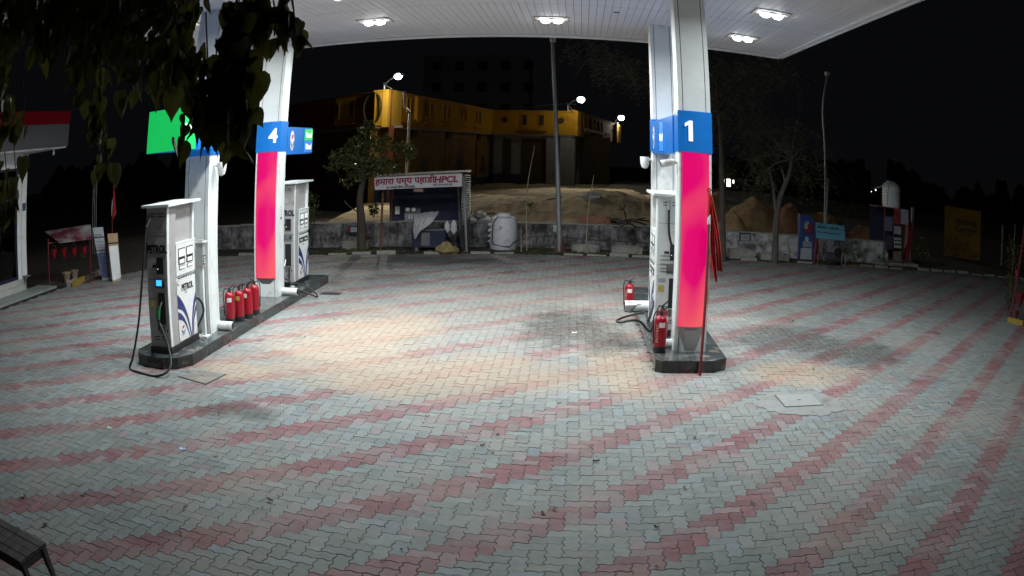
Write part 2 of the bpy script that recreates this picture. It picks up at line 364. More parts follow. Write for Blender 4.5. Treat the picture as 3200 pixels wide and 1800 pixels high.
def emblem(fr, r, parent, bg=None, ink=None):  # oval company badge: red letters over two blue leaves
    o = MB().prism(oval(r * .78, r * 1.25), 0, .003, fr).build('emblem', bg or whitep, parent)
    f2 = fr @ Matrix.Translation((0, 0, .004))
    text('HP', r * .62, f2 @ Matrix.Translation((0, r * .45, 0)), logored, o, bold=.006 * r / .1, depth=.001)
    k = MB()
    for s in (-1, 1):
        for d in (0, .28):
            top = arc((s * r * .68, -r * (.02 + d), 0), (s * r * .18, -r * (.1 + d), 0), (0, -r * 1.12, 0), 8)
            bot = arc((0, -r * 1.12, 0), (s * r * .30, -r * (.35 + d), 0), (s * r * .66, -r * (.18 + d), 0), 8)
            k.prism([(p[0], p[1]) for p in top + bot[1:]], 0, .002, f2)
    k.build('emblem_leaf', ink or bluep, o); return o

# ------------------------------------------------------------------ ground, forecourt paving
KERB = [(-22, 22.2), (-14.7, 22.9), (-10, 23.7), (-7, 24.1), (-4.8, 24.35), (-1.5, 25.0), (2.5, 25.1), (7.4, 25.4), (10.5, 25.2), (14.6, 25.0), (17.5, 24.3), (24, 22)]
def far_edge(x): return float(np.interp(x, [k[0] for k in KERB], [k[1] for k in KERB]))
box('ground', (-120, -30, -.4), (140, 200, -.06), soil, kind='structure')
pave = paving_material('paver_concrete', False); joint = paving_material('joint_dirt', True)
fc = MB().prism([(-22, 1), (24, 1)] + [(x, y) for x, y in KERB[::-1]], -.05, -.011).build('forecourt', joint, kind='structure')
ISL_L = [(-5.40, 10.68), (-5.40, 18.8), (-6.50, 18.8), (-6.50, 10.62), (-6.38, 10.38), (-6.12, 10.27), (-5.80, 10.26), (-5.55, 10.38)]
ISL_R = [(1.38, 11.60), (2.14, 11.60), (2.37, 11.77), (2.37, 18.2), (1.28, 18.2), (1.28, 11.68)]
MANHOLES = [('L', [G(448, 948), G(517, 968), G(571, 942), G(500, 932)]), ('R', [G(1974, 1026), G(2073, 1021), G(2042, 992), G(1948, 996)])]
def inside(p, poly):
    c = False; n = len(poly)
    for i in range(n):
        (x0, y0), (x1, y1) = poly[i][:2], poly[(i + 1) % n][:2]
        if (y0 > p[1]) != (y1 > p[1]) and p[0] < (x1 - x0) * (p[1] - y0) / (y1 - y0) + x0: c = not c
    return c
PATCH_R = [tuple(G(x, y)[:2]) for x, y in ((1908, 1026), (1955, 1040), (2062, 1047), (2122, 1033), (2108, 1004), (2058, 986), (1945, 988), (1906, 1004))]
EXCL = [(pl, sum(p[0] for p in pl) / len(pl), sum(p[1] for p in pl) / len(pl), fx, fy) for pl, fx, fy in ((ISL_L, .84, .975), (ISL_R, .84, .975), (PATCH_R, .80, .70), (MANHOLES[0][1], .72, .72))]
def paving():
    W = .1333; th = 0.0; ct, st = math.cos(th), math.sin(th); OX, OY = -.34, 0.0; gap = .0062; A = .10
    hx = lambda i, j, fl: [(i + t, j + o) for t, o in ((0, 0), (.30, A), (.70, -A))]
    def hedge(i, j, rev=False):
        p = [(i, j), (i + .3, j + A), (i + .7, j - A), (i + 1, j)]; return p[::-1] if rev else p
    def vedge(i, j, rev=False):
        p = [(i, j), (i - A, j + .3), (i + A, j + .7), (i, j + 1)]; return p[::-1] if rev else p
    def outline(w, h):
        p = []
        for i in range(w): p += hedge(i, 0)[:-1]
        for j in range(h): p += vedge(w, j)[:-1]
        for i in range(w - 1, -1, -1): p += hedge(i, h, True)[:-1]
        for j in range(h - 1, -1, -1): p += vedge(0, j, True)[:-1]
        p = np.array(p) * W; c = np.array([w, h]) * W / 2
        return (p - c) * (1 - gap / (np.array([w, h]) * W)) , c
    tmpl = {'h': outline(2, 1), 'v': outline(1, 2)}
    rs = np.random.RandomState(3); tiles = []
    for y in range(int(2.4 / W), int(26 / W)):
        for x in range(int(-20 / W), int(22 / W)):
            c = (x - y) % 4
            if c not in (0, 3): continue
            k = 'h' if c == 0 else 'v'; lc = tmpl[k][1]; lx, ly = x * W + lc[0], y * W + lc[1]
            wx, wy = ct * lx - st * ly + OX, st * lx + ct * ly + OY
            if wy > far_edge(wx) - .12 or wy < 2.6 or wx < -18 or wx < (-13.15 if wy < 17 else -13.1 + (wy - 17) * .34): continue
            if abs(wx) > wy * .92 + 1.6: continue
            if wy < 19 and any(inside(((wx - cx) / fx + cx, (wy - cy) / fy + cy), pl) for pl, cx, cy, fx, fy in EXCL): continue
            tiles.append((k, wx, wy, ((x - y) // 4) % 3 == 0))
    def tint(redb):
        v = rs.uniform(.80, 1.12)
        if redb:
            base = np.array((.225, .098, .108)) if rs.rand() > .22 else np.array((.26, .19, .195))
        else:
            base = np.array((.212, .245, .238)); q = rs.rand()
            if q > .90: base = np.array((.24, .205, .215))
            elif q > .75: base = np.array((.20, .243, .258))
        return base * v
    rot = np.array([[ct, -st], [st, ct]])
    vis = []
    for i, (k, wx, wy, rb) in enumerate(tiles):
        px, py = pix((wx, wy, 0)) if wy < 9 else (9e9, 0)
        if -20 < px < 2596 and py < 1470: vis.append((wy, i))
    near = {i for _, i in sorted(vis)[:300]}
    # the three hundred nearest: parts sharing a few meshes
    var = {}
    for k in 'hv':
        p = tmpl[k][0]; n = len(p); q = p * (1 - .006 / (np.abs(p).max(0)))
        for rb in (False, True):
            for t in range(4):
                me = bpy.data.meshes.new('paver')
                v = [(x, y, -.012) for x, y in p] + [(x, y, -.0015) for x, y in p] + [(x, y, .001) for x, y in q]
                f = [tuple(range(2 * n, 3 * n))]
                for b in (0, n): f += [(b + i, b + (i + 1) % n, b + n + (i + 1) % n, b + n + i) for i in range(n)]
                me.from_pydata(v, [], f); at = me.color_attributes.new('tint', 'FLOAT_COLOR', 'POINT'); cc = tint(rb)
                at.data.foreach_set('color', np.tile(np.append(cc, 1), 3 * n)); me.materials.append(pave); var[k, rb, t] = me
    vv = []; tot = []; loops = []; cols = []; base = 0
    for i, (k, wx, wy, rb) in enumerate(tiles):
        if i in near:
            o = link('paver', var[k, rb, rs.randint(4)], fc); o.location = (wx, wy, rs.uniform(-.0015, .0015))
            o.rotation_euler = (rs.uniform(-.008, .008), rs.uniform(-.008, .008), th + rs.uniform(-.012, .012)); continue
        p = tmpl[k][0]; n = len(p); a = rs.uniform(-.012, .012)
        pp = (p + np.stack([-p[:, 1], p[:, 0]], 1) * a) @ rot.T + (wx, wy)
        z = rs.uniform(-.0018, .0018) + p @ rs.uniform(-.012, .012, 2)
        cc = np.append(tint(rb), 1)
        top = np.column_stack([pp, z]); vv.append(top); loops += list(range(base, base + n)); tot.append(n)
        if wy < 17:
            vv.append(np.column_stack([pp, np.full(n, -.012)])); ar = np.arange(n); nx = (ar + 1) % n
            loops += np.column_stack([base + n + ar, base + n + nx, base + nx, base + ar]).ravel().tolist(); tot += [4] * n
            cols.append(np.tile(cc, (2 * n, 1))); base += 2 * n
        else: cols.append(np.tile(cc, (n, 1))); base += n
    vv = np.concatenate(vv); me = bpy.data.meshes.new('paver_field'); me.vertices.add(len(vv)); me.vertices.foreach_set('co', vv.ravel())
    me.loops.add(len(loops)); me.loops.foreach_set('vertex_index', loops); me.polygons.add(len(tot))
    me.polygons.foreach_set('loop_start', np.concatenate([[0], np.cumsum(tot)[:-1]]).astype(np.int32)); me.update(calc_edges=True); me.validate()
    at = me.color_attributes.new('tint', 'FLOAT_COLOR', 'POINT'); at.data.foreach_set('color', np.concatenate(cols).ravel()); me.materials.append(pave)
    link('paver_field', me, fc, kind='stuff')
    print('pavers', len(tiles), 'verts', len(vv))
paving()

# manholes
t = thing('manhole_cover', 'square steel cover flush in the paving before the petrol pump', 'manhole cover')
q = MANHOLES[0][1]; cq = sum((Vector(p) for p in q), Vector()) / 4
MB().prism([tuple((Vector(p) - cq)[:2]) for p in q], -.02, .006).build('frame', black, t); t.location = cq
MB().prism([tuple(((Vector(p) - cq) * .95)[:2]) for p in q], -.01, .010)  .build('plate', M('manhole_dusty', (.17, .165, .155), .75, var=.2, scale=9, bump=.2, dirt=(DUST, .5, 3)), t)
MB().prism(oval(.02, .012, 10), .0, .013).build('key_hole', dark, t)
t = thing('manhole_cover', 'steel access cover framed by a rough concrete patch', 'manhole cover')
q = MANHOLES[1][1]; cq = sum((Vector(p) for p in q), Vector()) / 4; t.location = cq
g = random.Random(5); pr = []
for i, (x, y) in enumerate(PATCH_R):
    nx, ny = PATCH_R[(i + 1) % len(PATCH_R)]
    for k in range(5): pr.append((x + (nx - x) * k / 5 - cq.x + g.uniform(-.04, .04), y + (ny - y) * k / 5 - cq.y + g.uniform(-.04, .04)))
MB().prism(pr, -.03, .0075).build('concrete_surround', M('smooth_concrete', (.235, .24, .235), .85, var=.15, scale=7, bump=.5, dirt=((.13, .115, .095), .45, 3.5)), t, bevel=.004)
MB().prism([tuple((Vector(p) - cq)[:2]) for p in q], .0, .010).build('frame', black, t)
MB().prism([tuple(((Vector(p) - cq) * .955)[:2]) for p in q], .002, .015).build('plate', manholem, t)
MB().prism(oval(.03, .014, 10), .01, .018).build('key_hole', dark, t)
t = thing('drain_grate', 'dark drain grate set in sandy paving by the far pump hose', 'drain grate', G(833, 739))
MB().box((-.24, -.16, -.02), (.24, .16, .004)).build('pit_frame', greyd, t)
for i in range(9): MB().box((-.22 + i * .05, -.14, 0), (-.195 + i * .05, .14, .012)).build('bar', black, t)

# kerb stones along the far edge of the forecourt
kerb = box('kerb', (-13.2, 22.9, -.07), (-13.0, 23.0, -.055), concrete, kind='structure')
g = random.Random(11)
for i in range(len(KERB) - 1):
    a, b = Vector(KERB[i]), Vector(KERB[i + 1]); L = (b - a).length; n = max(1, int(L / .62)); ang = math.atan2(b.y - a.y, b.x - a.x)
    if a.x < -13: continue
    for k in range(n):
        if g.random() < .22: continue
        p = a + (b - a) * ((k + .5) / n)
        m = MB().box((-.28, -.075, -.1), (.28, .075, g.uniform(.03, .10)))
        o = m.build('kerb_stone', yellowp if g.random() < .12 else concrete, kerb, bevel=.012); o.location = (p.x, p.y + g.uniform(-.03, .03), 0)
        o.rotation_euler = (g.uniform(-.06, .06), g.uniform(-.05, .05), ang + g.uniform(-.06, .06))
MB().prism([(-24, 16.95), (-13.12, 16.95), (-12.3, 19.4), (-10.9, 23.4), (-24, 23.4)], -.045, .006).build('earth_strip', soil, kind='structure')
verge = MB().prism([(x, y + .02) for x, y in KERB] + [(24, 28), (-22, 28)], -.05, .012).build('verge', soil, kind='structure')

# ------------------------------------------------------------------ pump islands
def island(poly, label, cuts):
    t = thing('pump_island', label, 'pump island'); n = len(poly)
    cx = sum(p[0] for p in poly) / n; cy = sum(p[1] for p in poly) / n; t.location = (cx, cy, 0)
    pl = [Vector((x - cx, y - cy)) for x, y in poly]
    if sum(pl[i].x * pl[(i + 1) % n].y - pl[(i + 1) % n].x * pl[i].y for i in range(n)) < 0: pl = pl[::-1]
    inset = [p - p.normalized() * .02 for p in pl]
    MB().prism([tuple(p) for p in inset], -.05, .160).build('core', grout, t)
    # upright facing tiles
    for i in range(n):
        a, b = pl[i], pl[(i + 1) % n]; L = (b - a).length; k = max(1, round(L / .30)); d = (b - a) / L; nn = Vector((d.y, -d.x))
        for j in range(k):
            p0 = a + d * (L * j / k + .003); p1 = a + d * (L * (j + 1) / k - .003)
            MB().prism([tuple(p0), tuple(p1), tuple(p1 - nn * .025), tuple(p0 - nn * .025)], -.03, .163).build('side_tile', granite, t)
    # top slabs, cut at the given distances along the island and once down its middle
    def clip(pts, axis, v, keep_hi):
        out = []
        for i in range(len(pts)):
            a, b = pts[i], pts[(i + 1) % len(pts)]; da, db = a[axis] - v, b[axis] - v
            if not keep_hi: da, db = -da, -db
            if da >= 0: out.append(a)
            if (da >= 0) != (db >= 0):
                s = da / (da - db); out.append((a[0] + (b[0] - a[0]) * s, a[1] + (b[1] - a[1]) * s))
        return out
    ys = sorted(p.y for p in pl); cy_ = [ys[0] - .1] + [c - cy for c in cuts] + [ys[-1] + .1]
    for i in range(len(cy_) - 1):
        for lo, hi in ((-9, 0), (0, 9)):
            q = [tuple(p * 1.0) for p in pl]
            for ax, v, kh in ((1, cy_[i] + .003, True), (1, cy_[i + 1] - .003, False), (0, lo + .003, True), (0, hi - .003, False)):
                if len(q) >= 3: q = clip(q, ax, v, kh)
            if len(q) >= 3: MB().prism(q, .1645, .180).build('top_tile', granitet, t, bevel=.004)
    return t
island(ISL_L, 'long black tiled island with a rounded nose, carrying two pumps and four extinguishers', [10.8, 11.6, 12.4, 13.2, 14.0, 14.8, 15.6, 16.4, 17.2, 18.0])
island(ISL_R, 'black tiled island with squared front under the pink pillar numbered 1', [12.3, 13.1, 13.9, 14.7, 15.5, 16.3, 17.1, 17.7])

# ------------------------------------------------------------------ canopy pillars
SOF = 5.7
IR = 0.0
def pillar(x, y, label, w=.46, d=.44, number=None, pink=False, side='+x', numx=0., band=True, z1=SOF):
    t = thing('canopy_pillar', label, 'pillar', (x, y + d / 2, .18), IR, 'white pillars holding the canopy')
    H = z1 - .18; a, b = w / 2, d / 2
    box('post', (-a + .02, -b + .02, 0), (a - .02, b - .02, H), dark, t)
    st = .065
    for sx in (-1, 1):                                              # corner strips and flat panels with dark joints between
        for sy in (-1, 1):
            MB().prism([(sx * a, sy * b), (sx * (a - st), sy * b), (sx * (a - st), sy * (b - .012)), (sx * (a - .012), sy * (b - .012)), (sx * (a - .012), sy * (b - st)), (sx * a, sy * (b - st))], 0, H).build('corner_strip', white, t)
        box('side_panel', (min(sx * a, sx * (a - .015)), -b + st + .012, 0), (max(sx * a, sx * (a - .015)), b - st - .012, H), white, t)
    box('rear_panel', (-a + st + .012, b - .015, 0), (a - st - .012, b - .002, H), white, t)
    box('front_panel', (-a + st + .012, -b - .003, 0), (a - st - .012, -b + .015, H), white, t)
    if band:
        z0, z2 = 2.92, 3.54; m = MB()
        pts = [(-a - .015, b + .012), (-a - .015, -b - .01)] + [(-a - .015 + (w + .03) * k / 8, -b - .012 - .045 * math.sin(math.pi * k / 8)) for k in range(1, 8)] + [(a + .015, -b - .01), (a + .015, b + .012)]
        bd = MB().prism(pts, z0, z2).build('number_band', blue, t)
        if number == '1':
            MB().prism([(-.02, -.15), (.045, -.15), (.045, .16), (-.005, .16), (-.075, .115), (-.075, .065), (-.02, .095)], 0, .006, frame((numx, -b - .062, (z0 + z2) / 2), (1, 0, 0))).build('lettering', letw, bd)
        elif number: text(number, .40, frame((numx, -b - .062, (z0 + z2) / 2), (1, 0, 0)), letw, bd, bold=.012)
    if pink:
        m = MB(); n = 10; z0, z2 = .38, 2.91; hw = a - .042
        pts = [(-hw, -b - .004)] + [(-hw + 2 * hw * k / n, -b - .025 - .045 * math.sin(math.pi * k / n)) for k in range(n + 1)] + [(hw, -b - .004)]
        MB().prism(pts, z0, z2).build('lit_panel', pinkm, t, smooth=False)
        k = MB()                                                    # tapered grey foot under the lit panel
        top = [(-hw, -b - .004), (-hw * .6, -b - .05), (hw * .6, -b - .05), (hw, -b - .004)]; bot = [(-hw * .42, -b - .004), (-hw * .25, -b - .008), (hw * .25, -b - .008), (hw * .42, -b - .004)]
        zb = .02 if number == '1' else .26
        k.add([(*p, z0 - .004) for p in top] + [(*p, zb) for p in bot], [(0, 1, 2, 3), (7, 6, 5, 4), (0, 4, 5, 1), (1, 5, 6, 2), (2, 6, 7, 3), (3, 7, 4, 0)]).build('panel_foot', greyd if number != '1' else grey, t)
    return t
cl = pillar(-5.905, 12.05, 'white pillar half hidden by hanging leaves, behind the front petrol pump', w=.50)
c4 = pillar(-5.91, 15.70, 'white pillar with blue band numbered 4 and a glowing pink panel', w=.54, number='4', pink=True, numx=.13)
cr = pillar(1.845, 12.17, 'white pillar with blue band numbered 1 and a glowing pink panel', w=.50, d=.46, number='1', pink=True, numx=-.09)
crr = pillar(1.81, 15.95, 'plain white rear pillar rising behind the pillar numbered 1')
nt_ = thing('wall_notice', 'small white notice stuck on the side of pillar 4', 'notice', (-5.638, 15.93, 1.86), IR)
box('card', (0, -.045, -.16), (.004, .045, .17), whitep, nt_)
box('print_strip', (.004, -.04, -.15), (.006, .04, -.10), letter_black, nt_)
for i in range(4): box('print_line', (.004, -.02 , -.06 + i * .05), (.006, .02, -.04 + i * .05), greyd, nt_)

# lit sign boxes over the pumps
def sign_box(x, y0, y1, z0, z1, w, label, facing, endface, rz=IR):
    t = thing('pump_sign', label, 'sign box', (x, y0, z0), rz, 'lit sign boxes above the pumps'); L = y1 - y0; h = z1 - z0
    box('case', (-w / 2, 0, 0), (w / 2, L, h), blue, t)
    for s in (-1, 1):
        if s != facing and endface != 'green': continue
        fr = lambda y, z: frame((s * (w / 2 + .002), y, z), (0, s, 0))
        if endface == 'green': continue
    return t
s4 = sign_box(-5.81, 16.16, 17.94, 3.02, 3.60, .38, 'blue sign box with leaf emblem, green Petrol and blue Diesel boards, by pillar 4', 1, 'end')
emblem(frame((.192, .30, .29), (0, 1, 0)), .17, s4)
fr_ = frame((.192, 1.38, .29), (0, 1, 0))
MB().box((-.2, 0, 0), (.38, .26, .012), fr_).build('green_board', green, s4); MB().box((-.2, -.26, 0), (.38, -.01, .012), fr_).build('blue_board', signblue, s4)
text('Petrol', .17, fr_ @ Matrix.Translation((.09, .12, .014)), letw, s4, bold=.006); text('Diesel', .17, fr_ @ Matrix.Translation((.09, -.14, .014)), letw, s4, bold=.006)
sl = sign_box(-5.83, 10.52, 12.02, 3.20, 3.86, .70, 'glowing green sign box over the front petrol pump, half hidden by leaves', 1, 'green')
box('green_face', (-.35, -.02, .005), (.35, -.002, .655), green, sl)
emblem(frame((.352, 1.1, .3), (0, 1, 0)), .16, sl)
MB().box((.0, .01, 0), (.5, .57, .012), frame((.35, 0, 0), (0, 1, 0))).build('green_board', green, sl); text('Petrol', .16, frame((.3635, .27, .34), (0, 1, 0)), letw, sl, bold=.006)
sr = sign_box(1.74, 12.65, 15.93, 3.06, 3.66, .36, 'blue sign box with leaf emblem spanning from pillar 1 to the rear pillar', -1, 'end')
emblem(frame((-.182, 2.95, .29), (0, -1, 0)), .17, sr)
fr_ = frame((-.182, 1.55, .29), (0, -1, 0)); MB().box((-.28, -.25, 0), (.28, .25, .012), fr_).build('blue_board', signblue, sr)
text('Diesel', .17, fr_ @ Matrix.Translation((0, -.02, .014)), letw, sr, bold=.006)

# ------------------------------------------------------------------ fuel pumps
PS = (1.24, 1.24, 1.067)
def fuel_pump(loc, label, hose, hose2=None, word='PETROL', label_bar=False, shade=grey, nozzle=True):
    t = thing('fuel_pump', label, 'fuel pump', loc, IR, 'fuel pumps on the islands'); t.scale = PS
    box('plinth', (-.18, -.47, 0), (.18, .46, .09), black, t)
    ms = box('mast', (-.165, -.45, .09), (.165, -.17, 2.06), shade, t, bevel=.008)
    for s in (-1, 1): box('edge_strip', (min(s * .165, s * .17), -.445, .10), (max(s * .165, s * .17), -.38, 2.055), white, ms)
    cab = box('cabinet', (-.15, -.168, .09), (.15, .45, 1.50), white, t, bevel=.006)
    box('upper_panel', (-.11, -.168, 1.50), (.11, .40, 2.05), grey, t, bevel=.004)
    box('rear_post', (-.15, .40, 1.50), (.15, .45, 2.06), white, t)
    rf = box('roof', (-.23, -.52, 2.06), (.23, .52, 2.10), white, t, bevel=.006)
    box('ledge', (-.165, -.165, 1.495), (.165, .47, 1.515), whitep, t)
    for s in (-1, 1):
        F = lambda y, z, s=s: frame((s * .152, y, z), (0, s, 0)); hd = .30
        k = lambda y: y * s                                            # mirror along the pump
        dp = plate('display_panel', rectp(-hd, -.22, hd, .22), .014, F(.14, 1.27), whitep, t)
        for j, cx in enumerate((-.13, .13)):
            fr2 = F(.14, 1.27) @ Matrix.Translation((k(cx) + .0, .035, .015))
            plate('display_bezel', rectp(-.105, -.105, .105, .125), .004, fr2, black, dp)
            f3 = fr2 @ Matrix.Translation((0, 0, .005))
            plate('display', rectp(-.09, .005, .09, .11), .003, f3, screenw, dp); plate('display', rectp(-.075, -.09, .075, -.035), .003, f3, screenw, dp)
            plate('display_bezel', rectp(-.085, -.175, .085, -.125), .004, fr2, black, dp); plate('display', rectp(-.075, -.167, .075, -.133), .003, f3, screenw, dp)
        dr = plate('door', rectp(-hd, -.46, hd, .42), .014, F(.14, .565), whitep, t)
        f2 = F(.14, .565) @ Matrix.Translation((0, 0, .0155))
        for i in range(7): plate('vent_slot', rectp(-.26 + i * .078, .435, -.21 + i * .078, .455), .006, f2, black, t)
        if label_bar:
            lbar = plate('label_bar', rectp(-.26, .27, .26, .37), .003, f2, black, dr)
            for q_, w_ in ((-.13, 'Petrol'), (.13, 'Diesel')): text(w_, .06, f2 @ Matrix.Translation((q_, .315, .003)), whitep, lbar, bold=.002)
        else: text(word, .13, f2 @ Matrix.Translation((.03, .29, 0)), letter_black, dr, bold=.004, sx=.82)
        def swoosh(p, name, mat, z):
            plate(name, [(k(a), b) for a, b in p], .002, f2 @ Matrix.Translation((0, 0, z)), mat, dr)
        q = lambda a, b, c, n=10: [(p[0], p[1]) for p in arc((*a, 0), (*b, 0), (*c, 0), n)]
        swoosh(q((-.3, .22), (.02, .02), (.10, -.46)) + q((.075, -.46), (-.03, -.02), (-.3, .02)), 'blue_arc', bluep, 0)
        swoosh(q((-.3, -.03), (-.08, -.08), (.045, -.46)) + q((.03, -.46), (-.1, -.14), (-.3, -.14)), 'blue_arc', bluep, 0)
        swoosh(q((.3, .04), (.16, -.12), (.13, -.46)) + q((.115, -.46), (.11, -.1), (.3, .17)), 'blue_arc', bluep, 0)
        swoosh(q((.3, -.10), (.19, -.2), (.165, -.46)) + q((.15, -.46), (.16, -.14), (.3, -.03)), 'blue_arc', bluep, 0)
        emblem(f2 @ Matrix.Translation((k(-.17), -.30, .001)), .075, dr)
        plate('sticker', rectp(-.06, .20, .02, .24), .002, f2, poster, dr); plate('lock', oval(.012, .012, 10, k(-.27), .36), .008, f2, black, dr)
        for zz in (-.43, .40):
            for yy in (-.28, .28): plate('screw', oval(.007, .007, 8, yy, zz), .003, f2, steel, dr)
    FF = lambda x, z: frame((x, -.452, z), (1, 0, 0))
    if word == 'PETROL': text(word, .155, FF(0, 1.47), letter_black, ms, bold=.007, sx=.62)
    else:
        for z in (1.18, 1.12, 1.06, 1.0, .95): plate('louvre', rectp(-.12, z, .05, z + .012), .008, FF(0, 0), greyd, ms)
    for z in (1.97, 1.93, .24, .20):
        for x in (-.055, .065): plate('slot', rectp(x - .045, z - .006, x + .045, z + .006), .003, FF(0, 0), black, ms)
    rd = plate('card_reader', rectp(-.0, 1.13, .11, 1.36), .01, FF(0, 0), black, t); plate('card_slot', rectp(-.075, 1.22, -.01, 1.255), .006, FF(0, 0), black, ms)
    plate('indicator', oval(.008, .008, 8, .02, 1.2), .012, FF(0, 0), letw, rd)
    kp = plate('keypad', rectp(-.04, .93, .13, 1.06), .008, FF(0, 0), greyd, t); plate('screen', rectp(-.015, .965, .075, 1.045), .010, FF(0, 0), screenb if nozzle else greyd, kp)
    for i in range(3):
        for j in range(3): plate('key', rectp(.086 + j * .014, .96 + i * .022, .096 + j * .014, .975 + i * .022), .011, FF(0, 0), black, kp)
    for z in (1.60, .12):
        for x in (-.145, .145): plate('screw', oval(.006, .006, 8), .003, FF(x, z), steel, ms)
    plate('sticker', rectp(-.14, .66, -.06, .76), .002, FF(0, 0), M('sticker_yellow', (.5, .4, .12), .5), ms); plate('sticker', rectp(-.14, .80, -.05, .86), .002, FF(0, 0), poster, ms)
    plate('lock', oval(.013, .013, 10, .125, .33), .008, FF(0, 0), black, ms)
    for z in (1.66, 1.05): box('seam', (-.1655, -.4515, z), (.1655, -.4495, z + .004), dark, ms)
    plate('nozzle_recess', rectp(-.0, .42, .115, .86), .004, FF(0, 0), dark, t)
    plate('label_card', rectp(-.0, .29, .09, .42 - .02), .003, FF(0, 0), greyd, ms)
    if nozzle:
        nz = MB().tube([(.045, -.50, .66), (.03, -.52, .60), (.028, -.525, .50)], [.022, .03, .022], 10).build('nozzle', MATS.get('nozzle_green') or M('nozzle_green', (.02, .22, .06), .4), t, smooth=True)
        MB().tube([(.045, -.50, .66), (.06, -.47, .73), (.07, -.46, .74)], .011, 8).build('spout', steel, nz, smooth=True)
        MB().tube([(-.0, -.505, .66), (-.012, -.51, .55), (.01, -.52, .48)], .007, 6).build('lever', black, nz)
    hs = MB().tube(spline(hose, 8), .0165, 10).build('hose', rubber, t, smooth=True)
    MB().tube([hose[0], Vector(hose[0]) + (Vector(hose[1]) - Vector(hose[0])).normalized() * .14], .022, 10).build('hose_swivel', steel, hs, smooth=True)
    if hose2: MB().tube(spline(hose2, 8), .0165, 10).build('hose', rubber, t, smooth=True)
    return t
# front left pump: hose hangs from the mast top to the paving, loops and comes back to the nozzle
def L(px, py, d, o): p = P(px, py, d); return ((p.x - o[0]) / PS[0], (p.y - o[1]) / PS[1], (p.z - o[2]) / PS[2])
oL = (-5.93, 11.07, .18)
hoseL = [(-.11, -.46, 1.93), (-.15, -.49, 1.80), L(362, 650, 10.35, oL), L(350, 800, 10.2, oL), L(335, 895, 10.1, oL), L(327, 930, 10.05, oL), L(345, 944, 9.9, oL), L(395, 946, 9.8, oL), L(428, 925, 9.95, oL), L(424, 875, 10.2, oL), L(402, 815, 10.3, oL), (.03, -.53, .36), (.03, -.53, .50)]
hoseL = [(x, y, max(z, -.155)) for x, y, z in hoseL]
pumpL = fuel_pump(oL, 'petrol pump at the front of the long island with green nozzle and blue lit keypad', hoseL, hose2=[(.10, .47, .62), (.17, .56, .58), (.2, .62, .40), (.13, .56, .2), (.1, .50, .12)])
o4 = (-5.90, 17.55, .18)
hose4 = [(.02, -.50, .55), (.0, -.62, .25), L(725, 705, 16.7, o4), L(745, 725, 16.5, o4), L(780, 740, 16.5, o4), L(798, 747, 16.6, o4), L(792, 736, 16.7, o4), L(762, 717, 16.8, o4), (.12, -.55, .12), (.10, -.50, .4)]
hose4 = [(x, y, max(z, -.15)) for x, y, z in hose4]
fuel_pump(o4, 'far pump at the rear end of the long island, partly behind pillar 4', hose4, label_bar=True, nozzle=False)
oR = (1.60, 13.80, .18)
hoseR = [(-.03, -.46, 2.0), (-.03, -.50, 1.80), (-.02, -.51, 1.5), (.06, -.50, 1.15), (.12, -.48, .70), (.10, -.5, .4)]
hR2 = [(-.16, -.30, .5), (-.24, -.40, .22), L(1622, 786, 13.7, oR), L(1580, 795, 13.8, oR), L(1553, 805, 13.6, oR), L(1560, 811, 13.3, oR), L(1605, 806, 13.3, oR), (-.22, -.42, .06), (-.17, -.30, .2)]
hR2 = [(x, y, max(z, -.15)) for x, y, z in hR2]
fuel_pump(oR, 'white diesel pump wedged between pillar 1 and the rear pillar', hoseR, hose2=hR2, word='DIESEL', label_bar=True, shade=white, nozzle=False)
# small card terminal behind the front pump
t = thing('card_terminal', 'small grey card terminal on a thin post behind the front petrol pump', 'card terminal', (-5.70, 11.86, .18), IR)
box('post', (-.03, -.02, .02), (.03, .04, 1.12), white, t); box('case', (-.10, -.05, 1.12), (.05, .07, 1.56), grey, t, bevel=.006)
box('cap', (-.13, -.08, 1.52), (.08, .10, 1.54), white, t); k = box('keypad', (.05, -.03, 1.17), (.056, .05, 1.32), black, t)
for i in range(3):
    for j in range(2): box('key', (.056, -.02 + j * .03, 1.19 + i * .04), (.06, .0 + j * .03, 1.215 + i * .04), whitep, k)
box('foot_plate', (-.12, -.1, 0), (.09, .1, .02), whitep, t)

